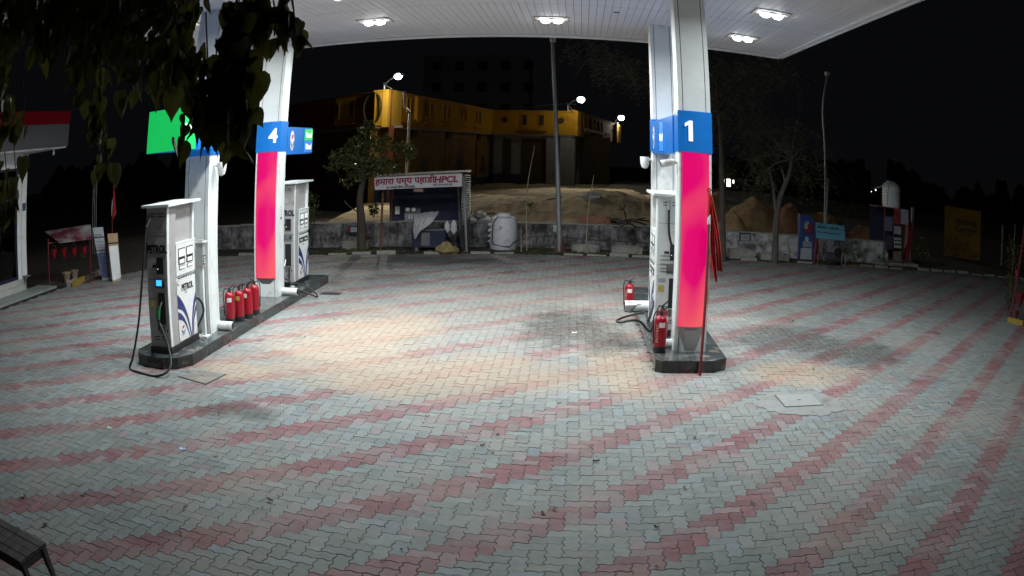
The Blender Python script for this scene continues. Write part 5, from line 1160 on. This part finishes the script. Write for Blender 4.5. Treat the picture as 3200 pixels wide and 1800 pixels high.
def shutter(a, b, u0, u1, z0, z1, mat, word=True):
    s_ = wallseg(a, b, u0, u1, z0, z1, -.30, .04, 'roller_shutter', mat); n = 20; m = MB(); d = (b - a).normalized(); nn = Vector((d.y, -d.x))
    for i in range(n):
        z = z0 + (z1 - z0) * i / n; p = [a + d * u0 - nn * .30, a + d * u1 - nn * .30, a + d * u1 - nn * .26, a + d * u0 - nn * .26]
        m.prism([tuple(q) for q in p], z + .02, z + (z1 - z0) / n - .02)
    m.build('slats', mat, s_)
    if word:
        c = a + d * (u0 + u1) / 2 - nn * .25; sz = (u1 - u0) * .2
        for k, (tx, zz, q) in enumerate((('Ambuja', .22, 1), ('सीमेंट', .36, .7), ('दुकान', .52, .6))): text(tx, sz * q, frame((c.x, c.y, z0 + (z1 - z0) * zz), (d.x, d.y, 0)), letter_navy, s_, bold=.02)
    wallseg(a, b, u0 + .15, u0 + 1.0, z1 + .12, z1 + .55, -.2, .12, 'shutter_box', recess, s_)
def facade(a, b, ymat, lower, zt=ZT, zb=ZB):
    L_ = (b - a).length
    wallseg(a, b, 0, L_, zb, zt, 0, .5, 'parapet_band', ymat); wallseg(a, b, -.05, L_, zt + .002, zt + .09, .06, .62, 'coping', ymat)
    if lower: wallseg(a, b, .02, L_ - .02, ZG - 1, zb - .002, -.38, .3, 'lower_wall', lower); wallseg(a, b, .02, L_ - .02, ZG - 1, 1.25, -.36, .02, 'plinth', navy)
    wallseg(a, b, .05, L_ - .05, zb - .12, zb - .004, -.02, 1.2, 'band_underside', plaster)
    return L_
L1 = facade(W_, A_, orange, orange); L2 = facade(A_, C_, yellow, yellowshade); L3 = facade(C_, D_, yellow, plaster)
L4 = facade(D_, E_, yellow, None, ZT + .1, ZB)
wallseg(A_, C_, -.02, 2.1, ZB - .08, ZT + .10, .22, .3, 'corner_block', M('corner_yellow_lit', (.60, .33, .022), .7, var=.08, scale=1))  # brighter copy of the yellow: lamp light on the corner put into the colour
wallseg(A_, C_, upix(A_, C_, 1040), upix(A_, C_, 1052), ZB + .3, ZT, .2, .3, 'pier', yellow); wallseg(A_, C_, 2.1, upix(A_, C_, 1040), ZB + .25, ZB + .42, .16, .3, 'sill', yellow)
for px in (1027,): slits(A_, C_, upix(A_, C_, px), 5.0, 5.8, .22, .32)
for px in (1076, 1121, 1164, 1202): slits(A_, C_, upix(A_, C_, px), 4.95, 5.75)
for x0, x1 in ((1046, 1114), (1136, 1196), (1211, 1240)): shutter(A_, C_, upix(A_, C_, x0), upix(A_, C_, x1), 1.0, 3.65, yellowshade)
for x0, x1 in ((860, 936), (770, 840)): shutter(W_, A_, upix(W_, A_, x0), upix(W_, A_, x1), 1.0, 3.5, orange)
shutter(A_, C_, upix(A_, C_, 985), upix(A_, C_, 1034), 1.0, 3.5, yellowshade)
for px in (865,): slits(W_, A_, upix(W_, A_, px), 4.9, 5.7, .3, .75)
text('ॐ', 1.5, frame((-11.0, 41.6, 2.4), (W_ - A_).to_3d() * -1), letter_navy, bld, bold=.02); text('20  10', .75, frame((-16.4, 46.6, 1.0), (W_ - A_).to_3d() * -1), poster, bld)
u = upix(C_, D_, 1341); slits(C_, D_, u, 4.95, 5.75, .34, .62); 
for px in (1270, 1412): u = upix(C_, D_, px); c = C_ + (D_ - C_).normalized() * u; MB().prism(oval(.22, .22, 18), .0, .05, frame((c.x, c.y, 5.35), (D_ - C_).to_3d())).build('round_vent', recess, bld)
ring = Vector(A_) + (W_ - A_).normalized() * 0.9; MB().tube([(ring.x + .78 * math.cos(k * .2618) * (A_ - W_).normalized().x, ring.y + .78 * math.cos(k * .2618) * (A_ - W_).normalized().y - .3, 5.2 + .78 * math.sin(k * .2618)) for k in range(25)], .05, 8).build('ring_ornament', recess, bld, smooth=True)
slab_ = [(1264, 1284), (1310, 1372)]
for x0, x1 in slab_: wallseg(C_, D_, upix(C_, D_, x0), upix(C_, D_, x1), ZG - .5, 3.9, -.34, .06, 'doorway', recess)
for x0, x1, back in ((1374, 1402, 0.1), (1427, 1444, .1)): wallseg(C_, D_, upix(C_, D_, x0), upix(C_, D_, x1), ZG - 1, ZB - .13, -back, .7, 'column', plaster)
for x0, x1 in ((1446, 1452), (1466, 1476), (1494, 1505)): u0 = upix(D_, E_, x0); wallseg(D_, E_, u0, upix(D_, E_, x1), ZG - 1, ZB - .13, -.3, .8, 'column', plaster)
wallseg(D_, E_, .1, 1.7, ZB - .05, ZT + .14, .2, .3, 'corner_block', yellow); wallseg(D_, E_, L4 - 3.6, L4, ZB - .1, ZT + .2, .25, .4, 'end_block', yellow)
for px in (1474, 1495, 1512): slits(D_, E_, upix(D_, E_, px), 5.1, 5.85, .5, .9)
d4 = (E_ - D_).normalized(); c = D_ + d4 * 12.5 + Vector((d4.y, -d4.x)) * .02
text('श्री शिव शक्ति भवन', 1.05, frame((c.x, c.y, 4.65), (d4.x, d4.y, 0)), letter_red, bld, bold=.03, sx=2.1)
n4 = Vector((d4.y, -d4.x)); c = D_ + d4 * .8 + n4 * .22; text('9', .7, frame((c.x, c.y, 5.3), (d4.x, d4.y, 0)), letter_navy, bld, bold=.03)
box('inner_wall', (-5.0, 67.5, -1), (3.2, 67.8, ZB), recess, bld); MB().prism([tuple(x) for x in (W_ + Vector((0, .6)), A_ + Vector((0, 1)), C_ + Vector((-.6, .5)), D_ + Vector((0, .6)), E_ + Vector((-.6, .5)), E_ + Vector((-12, 4)), W_ + Vector((2, 18)))], ZB + .2, ZB + .5).build('roof_slab', plaster, bld)  # inner wall coloured near black for the shade behind the open columns
# its street lamps
def street_lamp(base, arm, label, power, aim, k=1., cone=135):
    b = Vector(base); t = thing('street_lamp', label, 'street lamp', b, 0, 'lit street lamps on the yellow building'); a = Vector(arm)
    MB().tube([(0, 0, 0), (0, 0, a.z * .7)], .05, 8).build('post', galv, t); MB().tube(spline([(0, 0, a.z * .45), (a.x * .4, a.y * .4, a.z * .85), a], 5), .03, 8).build('arm', galv, t)
    MB().tube([(0, 0, a.z * .5), (a.x * .5, a.y * .5 + .3, 0)], .025, 6).build('stay', galv, t)
    hd = MB().box((a.x - .16, a.y - .30, a.z - .02), (a.x + .30, a.y + .10, a.z + .10)).build('head', galv, t, bevel=.02)
    MB().lathe([(.03 * k, -.22 * k), (.13 * k, -.19 * k), (.20 * k, -.08 * k), (.19 * k, .03 * k), (.1 * k, .09 * k)], 16, Matrix.Translation((a.x + .07, a.y - .16, a.z + .02))).build('led', ledsm, hd, smooth=True)
    ld = bpy.data.lights.new('street_light', 'SPOT'); ld.energy = power; ld.color = (1.0, .95, .80); ld.spot_size = R(cone); ld.spot_blend = .5; ld.shadow_soft_size = .12
    o = bpy.data.objects.new('lamp', ld); col.objects.link(o); o.parent = t; o.location = (a.x + .07, a.y - .16, a.z - .18 * k)
    o.rotation_euler = (Vector(aim)).to_track_quat('-Z', 'Y').to_euler()
    lp = bpy.data.lights.new('bulb_light', 'POINT'); lp.energy = 480 if k == 1 else 170; lp.color = (1.0, .97, .86); lp.shadow_soft_size = .12
    o = bpy.data.objects.new('bulb', lp); col.objects.link(o); o.parent = t; o.location = (a.x + .07, a.y - .16, a.z - .20 * k)
p = P(1000, 191, 38.5); b = Vector((A_.x - .1, A_.y + .3, ZT + .1)); street_lamp(b, p - b, 'brightest street lamp, on a bracket over the ringed corner of the yellow building', STREET_W, (.30, -.95, -.72))
p = P(1459, 249, 61.2); b = Vector((D_.x - .5, D_.y + .2, ZT + .1)); street_lamp(b, p - b, 'street lamp at the lettered corner of the yellow building', STREET_W * 1.8, (.42, -1.0, -.72), 1.4, 104)
p = P(1561, 295, 88.5); b = Vector((E_.x - .3, E_.y - .2, ZT + .2)); street_lamp(b, p - b, 'farthest street lamp, at the receding end of the yellow building', STREET_W * 1.2, (.3, -.8, -1), 1.7)
a = P(1022, 440, 37.5); b = P(1031, 282, 37.5); MB_ = MB().tube([(0, 0, -3), (0, 0, 0), b - a, b - a + Vector((-.25, 0, .25)), b - a + Vector((-.3, 0, 1.0))], .06, 8).build('conduit_pipe', whitep, loc=a); tag(MB_, 'tall thin white pipe rising behind the shed roof to the lit corner', 'pipe')
def cable(p0, p1, sag, label):
    pts = [Vector(p0).lerp(Vector(p1), k / 14) + Vector((0, 0, -sag * 4 * (k / 14) * (1 - k / 14))) for k in range(15)]; o = pts[0]
    tag(MB().tube([p - o for p in pts], .018, 4).build('cable', galv, loc=o), label, 'cable')
cable(P(1290, 282, 62), P(1448, 262, 61), -.2, 'thin cable running over the roof to the street lamp'); cable(P(1530, 328, 82), P(1556, 308, 88), .2, 'drooping cable under the farthest street lamp')
# dim block behind
bb = thing('tower_block', 'barely visible dark storeyed block far behind the yellow building', 'building', (0, 0, 0)); x0, x1 = P(1065, 200, 110).x, P(1330, 200, 110).x; zt = P(1200, 138, 110).z
dimw = M('dim_block', (.30, .28, .28), .9, var=.15, scale=.2)
box('wall', (x0, 110, -1), (x1, 122, zt), dimw, bb)
for r_ in range(3):
    for k in range(5): xx = x0 + 1.2 + k * 3.0; zz = zt - 2.2 - r_ * 3; box('window', (xx, 109.95, zz), (xx + 1.2, 110.02, zz + 1.3), recess, bb)

# ------------------------------------------------------------------ trees
def limbs(m, base, d, L_, r, depth, g, ends, spread=.6):
    pts = [Vector(base)]; dv = Vector(d).normalized()
    for k in range(4): dv = (dv + Vector((g.gauss(0, .12), g.gauss(0, .12), g.gauss(.02, .06)))).normalized(); pts.append(pts[-1] + dv * L_ / 4)
    m.tube(pts, [r * (1 - .1 * k) for k in range(5)], 8); 
    if depth == 0: ends.append(pts[-1]); return
    for k in range(2 if depth > 1 else 3):
        nd = (dv + Vector((g.gauss(0, spread), g.gauss(0, spread), g.gauss(.1, .3)))).normalized(); limbs(m, pts[-1 - (k == 2)], nd, L_ * .72, r * .62, depth - 1, g, ends, spread)
# small broad tree by the shed
g = random.Random(8); c = P(908, 623, 25.04, 0); t = thing('small_tree', 'small leafy tree with a bare trunk growing left of the painted shed', 'tree', c)
m = MB(); tk = [P(910, 612, 25.04) - c, P(909, 560, 25.04) - c, P(905, 500, 25.04) - c, P(914, 452, 25.04) - c, P(920, 420, 25.04) - c]; tk[0].z = -.05
m.tube(spline(tk, 5), [.15 - .004 * k for k in range(21)], 10)
for x, y, d in ((850, 410, 21.6), (885, 360, 22.4), (930, 330, 22.2), (985, 380, 21.7), (1030, 390, 22.4), (840, 380, 22.8), (960, 345, 22.8), (900, 400, 21.4)):
    m.tube(spline([tk[3], tk[4].lerp(P(x, y, d * 1.133) - c, .5) + Vector((0, 0, -.05)), P(x, y, d * 1.133) - c], 5), [.06 - .0045 * k for k in range(11)], 6)
m.tube(spline([tk[1] + Vector((0, 0, .25)), P(880, 520, 24.81) - c, P(866, 505, 24.7) - c], 4), .018, 5)
m.build('trunk', bark, t, smooth=True)
lm_ = MB()
for x, y, d, rx, rz, n in ((925, 330, 22, 26, 26, 190), (905, 365, 22, 45, 28, 260), (960, 362, 22, 46, 26, 260), (1012, 375, 22, 32, 16, 150), (1030, 388, 21.9, 16, 18, 90), (860, 395, 22, 40, 22, 200), (838, 420, 22, 22, 14, 80), (905, 410, 22, 60, 26, 320), (960, 415, 22, 45, 24, 220), (920, 438, 22.1, 60, 20, 200), (985, 440, 22.1, 26, 22, 90), (930, 312, 22, 12, 10, 40), (880, 455, 22.1, 30, 16, 70)):
    d *= 1.133; p = P(x, y, d) - c; q = leafset(n, p, (rx / FOC * d, .55, rz / FOC * d), .135, x); lm_.v += [] ; b = len(lm_.v); lm_.v += q.v; lm_.f += [tuple(i + b for i in f) for f in q.f]
lm_.build('crown', leafgreen, t)
# shrubs
def shrub(px, py, d, rx, rz, n, label, mat, seed, size=.09):
    d *= 1.133; c = P(px, py, d); t = thing('shrub', label, 'shrub', c); m = MB(); g = random.Random(seed)
    for k in range(7): m.tube([(0, 0, -.1), (g.uniform(-.5, .5) * rx, g.uniform(-.3, .3), rz * g.uniform(.7, 1.3))], .008, 4)
    m.build('stems', bark, t); leafset(n, (0, 0, rz * .9), (rx, rx * .7, rz), size, seed).build('foliage', mat, t)
shrub(782, 560, 21.4, .28, .5, 260, 'dark shrub growing beside the far pump', leafgreen, 31); shrub(940, 540, 23.8, .20, .18, 90, 'bright leafed bush on the wall beside the small tree', leafgreen, 32, .13)
shrub(2318, 655, 22.5, .45, .45, 420, 'bushy shrub at the foot of the white post', leafgreen, 33); shrub(2150, 650, 21.6, .5, .2, 260, 'low weeds before the whitewashed wall end', leafgreen, 34, .07)
shrub(2400, 640, 25, 1.1, .45, 500, 'tangled dark bushes below the cement wall', leafdark, 35); shrub(2490, 640, 27, 1.4, .75, 600, 'dark bushes at the far edge beyond the forecourt', leafdark, 36); shrub(2230, 664, 21.0, .3, .15, 120, 'weeds at the kerb before the cluttered cabin', leafgreen, 37, .06)
shrub(2120, 560, 29, 1.6, .5, 400, 'dim bushes behind the dark red sand heap', leafdark, 38)
# two trees on the verge, right of the pillars
def tall_tree(trunk, r0, label, ends, mat, fol, seed, n, size, rad, arms=()):
    c = Vector((trunk[0].x, trunk[0].y, 0)); t = thing('roadside_tree', label, 'tree', c); g = random.Random(seed); m = MB(); tk = [p - c for p in trunk]; tk[0].z = -.05; s = spline(tk, 6)
    m.tube(s, [r0 * (1 - .55 * k / (len(s) - 1)) for k in range(len(s))], 12)
    for a in arms: q = spline([p - c for p in a], 6); m.tube(q, [r0 * .6 * (1 - .6 * k / (len(q) - 1)) for k in range(len(q))], 9)
    for e in ends: q = spline([tk[-1], tk[-1].lerp(e - c, .5) + Vector((0, 0, .15)), e - c], 5); m.tube(q, [r0 * .3 * (1 - .07 * k) for k in range(len(q))], 6)
    m.build('trunk', mat, t, smooth=True); k = MB()
    for e in ends:                                                    # drooping fronds of narrow leaflets
        for _ in range(n):
            o = e - c + Vector((g.gauss(0, rad), g.gauss(0, rad), g.gauss(0, rad * .6))); d = Vector((g.gauss(0, 1), g.gauss(0, 1), g.gauss(-.1, .5))).normalized()
            for j in range(7):
                q = o + d * (j * size * .45) + Vector((0, 0, -.012 * j * j)); sd = d.cross(Vector((0, 0, 1))).normalized()
                for s_ in (-1, 1): tip = q + sd * s_ * size * .6 + d * size * .3 + Vector((0, 0, -.35 * size)); k.add([q, q + d * size * .14, tip], [(0, 1, 2)])
    k.build('crown', fol, t)
tall_tree([P(1819, 646, 24.81), P(1818, 560, 24.81), P(1816, 450, 24.81), P(1812, 330, 24.81), P(1806, 270, 24.81)], .105, 'dark straight trunked tree with drooping fronds past the flag', [P(x, y, 25 + (x % 7) * .3) for x, y in ((1800, 170), (1850, 190), (1900, 180), (1940, 150), (1870, 250), (1830, 300), (1810, 230), (1895, 300), (1560, 150), (1500, 130), (1590, 190), (1760, 200), (1960, 185))], bark, leaffrond, 41, 60, .17, .45)
tall_tree([P(1950, 640, 24.93), P(1952, 570, 24.93), P(1962, 500, 24.93), P(1985, 440, 24.93), P(1992, 400, 24.93)], .12, 'grey barked tree forking low, by the sand heaps', [P(x, y, 25 + (x % 5) * .3) for x, y in ((1900, 330), (1950, 310), (2000, 330), (2040, 370), (1890, 400), (1940, 380), (2010, 420), (2060, 430), (1905, 450), (1980, 350))], barkg, leaffrond, 42, 50, .16, .42, arms=[[P(1955, 545, 24.93), P(1948, 500, 24.93), P(1945, 470, 24.93), P(1935, 420, 24.93)], [P(1965, 490, 24.93), P(1975, 460, 25.04), P(1965, 420, 25.15)]])

# large leafed tree overhanging the view from beside the camera
t = thing('overhanging_tree', 'dark broad leafed tree hanging down in front of the canopy and shop', 'tree', (-4.2, 1.6, 0)); O = Vector((-4.2, 1.6, 0)); g = random.Random(12)
m = MB(); m.tube(spline([(0, 0, -.05), (.05, .05, 1.8), (-.05, .1, 3.6), (.1, .1, 5.2)], 6), [.17 - .005 * k for k in range(19)], 10)
tip = [P(640, -60, 2.8), P(560, -80, 2.7), P(460, -60, 2.7), P(700, -60, 2.9), P(250, -40, 2.9), P(100, -40, 3.0), P(350, -80, 3.4)]
for e in tip: m.tube(spline([(0, .1, 4.4), (Vector((0, .1, 4.6))).lerp(e - O, .5) + Vector((0, 0, .3)), e - O], 6), [.06 - .0035 * k for k in range(13)], 7)
m.build('trunk', bark, t, smooth=True)
def heart(s, fold, curl):
    m = MB(); pr = [(0, 0), (.20, -.06), (.36, .05), (.41, .24), (.35, .48), (.22, .70), (.09, .88), (0, 1.08)]; v = [(0, y * s, -curl * s * y * y) for y in (0, .08, .24, .48, .7, .88, 1.08)]
    L_ = [(-x * s, y * s, -fold * x * s - curl * s * y * y) for x, y in pr[1:-1]]; R_ = [(x * s, y * s, -fold * x * s - curl * s * y * y) for x, y in pr[1:-1]]
    m.v = v + L_ + R_; n = 7
    for base, flip in ((n, 0), (n + 6, 1)):
        q = [(0, base, base + 1, 1), (1, base + 1, base + 2, 2), (2, base + 2, base + 3, 3), (3, base + 3, base + 4, 4), (4, base + 4, base + 5, 5), (5, base + 5, 6)]
        m.f += [tuple(x[::-1]) if flip else x for x in q]
    return m
lv = [heart(.115, .5, .10), heart(.10, .25, .22), heart(.13, .35, .05), heart(.085, .6, .18)]; lme = [q.mesh('leaf', leafdark, smooth=True) for q in lv]
strands = []                                                          # (top column, bottom column, top row, bottom row, depth)
for x0, x1, y0, y1, d in ((588, 596, 60, 330, 2.7), (610, 604, 150, 330, 2.6), (585, 575, 40, 330, 2.75), (548, 552, 190, 340, 2.6), (510, 520, 210, 355, 2.8), (462, 455, 60, 190, 2.8), (476, 470, 270, 350, 2.7), (455, 450, -20, 110, 2.9),
                          (490, 455, -20, 150, 2.6), (560, 600, -20, 60, 2.6), (620, 650, -20, 130, 2.7), (660, 690, -20, 90, 2.8), (700, 742, -30, 80, 2.8), (690, 740, 10, 95, 2.9), (640, 655, 20, 110, 2.8), (690, 722, 10, 85, 2.9), (715, 730, 20, 60, 2.8), (575, 590, 230, 310, 2.6), (505, 512, 120, 320, 2.7), (532, 528, 190, 330, 2.7), (566, 566, 100, 340, 2.65), (600, 612, 20, 200, 2.6), (600, 606, 200, 290, 2.6)):
    strands.append((x0, x1, y0, y1, d, 8))
for k in range(46):
    x = g.uniform(-30, 480); y = g.uniform(-40, 60); strands.append((x, x + g.uniform(-30, 30), y - 40, y + g.uniform(60, 210) * (.75 if 40 < x < 215 else 1), g.uniform(2.3, 3.4), 9))
for x0, x1, y0, y1 in ((15, 25, 250, 350), (50, 46, 270, 330), (28, 30, 400, 520), (8, 14, 450, 560), (240, 246, 210, 320), (256, 254, 330, 440), (246, 250, 300, 370), (205, 200, 180, 270), (330, 322, 100, 240), (380, 385, 60, 230), (0, 5, 200, 330)): strands.append((x0, x1, y0, y1, 2.9, 9))
allv = []; tw = MB()
for x0, x1, y0, y1, d, per in strands:
    n = max(3, int((y1 - y0) / 100 * per)); a, b = P(x0, y0, d) - O, P(x1, y1, d) - O; tw.tube(spline([a + Vector((0, 0, .15)), a.lerp(b, .5) + Vector((.02, .03, 0)), b], 4), .0035, 4)
    for k in range(n):
        p = a.lerp(b, (k + g.random()) / n) + Vector((g.gauss(0, .028), g.gauss(0, .05), g.gauss(0, .02))); allv.append((p, d))
tw.build('twigs', bark, t)
def leaf_rot(g): return Matrix.Rotation(g.uniform(0, 6.28), 3, 'Z') @ Matrix.Rotation(R(-90) + g.gauss(.15, .38), 3, 'X') @ Matrix.Rotation(g.gauss(0, .5), 3, 'Y')
g.shuffle(allv); vis = [q for q in allv if True]; more = MB()
for i, (p, d) in enumerate(allv):
    k = g.randrange(4); r3 = leaf_rot(g); s = g.uniform(.6, 1.08)
    if i < 296: o = link('leaf', lme[k], t); o.matrix_local = Matrix.Translation(p) @ r3.to_4x4() @ Matrix.Scale(s, 4)
    else: more.add(lv[k].v, lv[k].f, Matrix.Translation(p) @ r3.to_4x4() @ Matrix.Scale(s, 4))
for k in range(520):                                                   # darker leaves further back in the crown
    p = P(g.uniform(-80, 500), g.uniform(-160, 30), g.uniform(3.0, 4.6)) - O; q = g.randrange(4)
    if p.z > 6: continue
    more.add(lv[q].v, lv[q].f, Matrix.Translation(p) @ leaf_rot(g).to_4x4() @ Matrix.Scale(g.uniform(.8, 1.3), 4))
more.build('foliage', leafdark, t, smooth=True, kind='stuff')
print('overhang leaves', len(allv))

g = random.Random(9); m = MB()
for k in range(150):
    x = -75 + k * 1.05 + g.uniform(-.5, .5); y = 92 + g.uniform(-5, 8)
    if -20 < x < 10: continue
    h = g.uniform(2.2, 4.6) + 1.6 * mn.noise(Vector((x * .08, 0, 0))); m.blob((x, y, h * .45), (g.uniform(1.2, 2.2), 1.4, h * .6), k, .35, 10, 7)
m.build('far_trees', M('far_foliage', (.035, .04, .025), .95, var=.5, scale=1.5), kind='stuff')

# ------------------------------------------------------------------ far lights, litter, grass
for i, (x, y, d, r_) in enumerate(((135, 485, 120, .16), (405, 443, 150, .12), (2203, 478, 150, .15), (2192, 482, 150, .10), (2274, 501, 150, .13), (1893, 459, 150, .13), (2008, 472, 150, .09), (2012, 474, 150, .07))):
    if r_ == 0: continue
    p = P(x, y, d); tag(MB().lathe([(r_ * .2, -r_), (r_, -r_ * .3), (r_, r_ * .3), (r_ * .2, r_)], 8).build('distant_lamp', farlamp, loc=p), 'tiny distant lamp glowing in the dark', 'lamp', 'distant lamps in the dark')
p = P(1833, 459, 70); t = thing('distant_gate_light', 'small lit doorway far off beyond the dark trunk', 'light', p); box('panel', (-.18, 0, -.35), (.18, .05, .3), farlamp, t)
for s in (-1, 1): box('side_panel', (s * .45 - .06, 0, -.05), (s * .45 + .06, .05, .25), farlamp, t)
lit = []
for k in range(4):
    g2 = random.Random(k); m = MB(); s = .019 + .004 * k; v = []; f = []
    for j in range(5):
        for i in range(3): y = (j / 4 - .5) * 2 * s; x = (i - 1) * s * .6 * math.sin(math.pi * (j + .6) / 5.2); v.append((x, y, .004 + abs(i - 1) * s * g2.uniform(.15, .5) + (j / 4 - .5) ** 2 * s * g2.uniform(.4, 1.6)))
    for j in range(4):
        for i in range(2): q = j * 3 + i; f.append((q, q + 1, q + 4, q + 3))
    m.add(v, f); lit.append((m.mesh('dry_leaf', leafdry), m.mesh('dry_leaf', leafdry2)))
g = random.Random(77); spots = [(195, 1062), (280, 1078), (370, 1090), (565, 1107), (672, 1072), (700, 1250), (915, 1167), (815, 1138), (1010, 1385), (963, 1413), (905, 1357), (335, 1236), (230, 1216), (210, 1246), (660, 1280), (680, 1262), (1408, 1016), (1252, 1096), (1075, 1050), (1166, 1097), (1331, 1056), (1395, 1283), (1365, 1294), (1500, 1163), (1748, 1104), (1795, 1098), (2088, 1067), (2250, 1085), (2400, 1290), (2120, 1283), (2045, 930), (2400, 985), (1653, 1430), (1215, 1122), (1560, 1240)]
for i in range(105):
    if i < len(spots): x, y = spots[i]
    else: x, y = g.uniform(20, 2560), 700 + 700 * g.random() ** 1.5
    p = G(x, y)
    if p.y > far_edge(p.x) - .3 or inside(p, ISL_L) or inside(p, ISL_R) or p.x < -13: continue
    o = link('dry_leaf', lit[g.randrange(4)][0 if g.random() < .75 else 1], None, 'curled dry leaf lying on the block paving', 'leaf', 'dry leaves scattered over the paving'); o.location = (p.x, p.y, .003); o.rotation_euler = (g.uniform(-.2, .2), g.uniform(-.2, .2), g.uniform(0, 6.3)); o.scale = [g.uniform(.7, 1.25) * (1 if p.y < 9 else 1.2)] * 3
for (x, y), mt, lb in (((460, 1131), M('wrapper_blue', (.30, .42, .75), .4), 'scrap of pale blue wrapper on the paving'), ((277, 1078), M('wrapper_green', (.35, .6, .42), .4), 'scrap of pale green wrapper on the paving'), ((1445, 838), whitep, 'scrap of white paper on the oily paving'), ((935, 632), clothw, 'flat pale sheet on the ground before the small tree'), ((890, 628), clothw, 'crumpled pale sheet near the small tree')):
    p = G(x, y); s = .045 if y > 800 else .28
    m = MB().add([(-s, -s * .5, .004), (0, -s * .6, .02 * s * 20 * .1), (s, -s * .4, .006), (s * .9, s * .5, .012), (0, s * .55, .004), (-s * .9, s * .5, .016)], [(0, 1, 4, 5), (1, 2, 3, 4)])
    tag(m.build('litter', mt, loc=(p.x, p.y, .006)), lb, 'litter')
m = MB(); g = random.Random(5)
for _ in range(5200):
    x = g.choice((g.gauss(-.8, 1.2), g.gauss(2.0, 1.4), g.gauss(-6.2, .6), g.uniform(-8, 12), g.gauss(10.6, 1.3))); y = far_edge(x) + g.uniform(.05, .9); h = g.uniform(.03, .10); a = g.uniform(0, 6.28); dx, dy = math.cos(a) * .012, math.sin(a) * .012
    m.add([(x - dx, y - dy, .01), (x + dx, y + dy, .01), (x + g.gauss(0, .03), y + g.gauss(0, .03), h)], [(0, 1, 2)])
m.build('grass', grassm, kind='stuff')
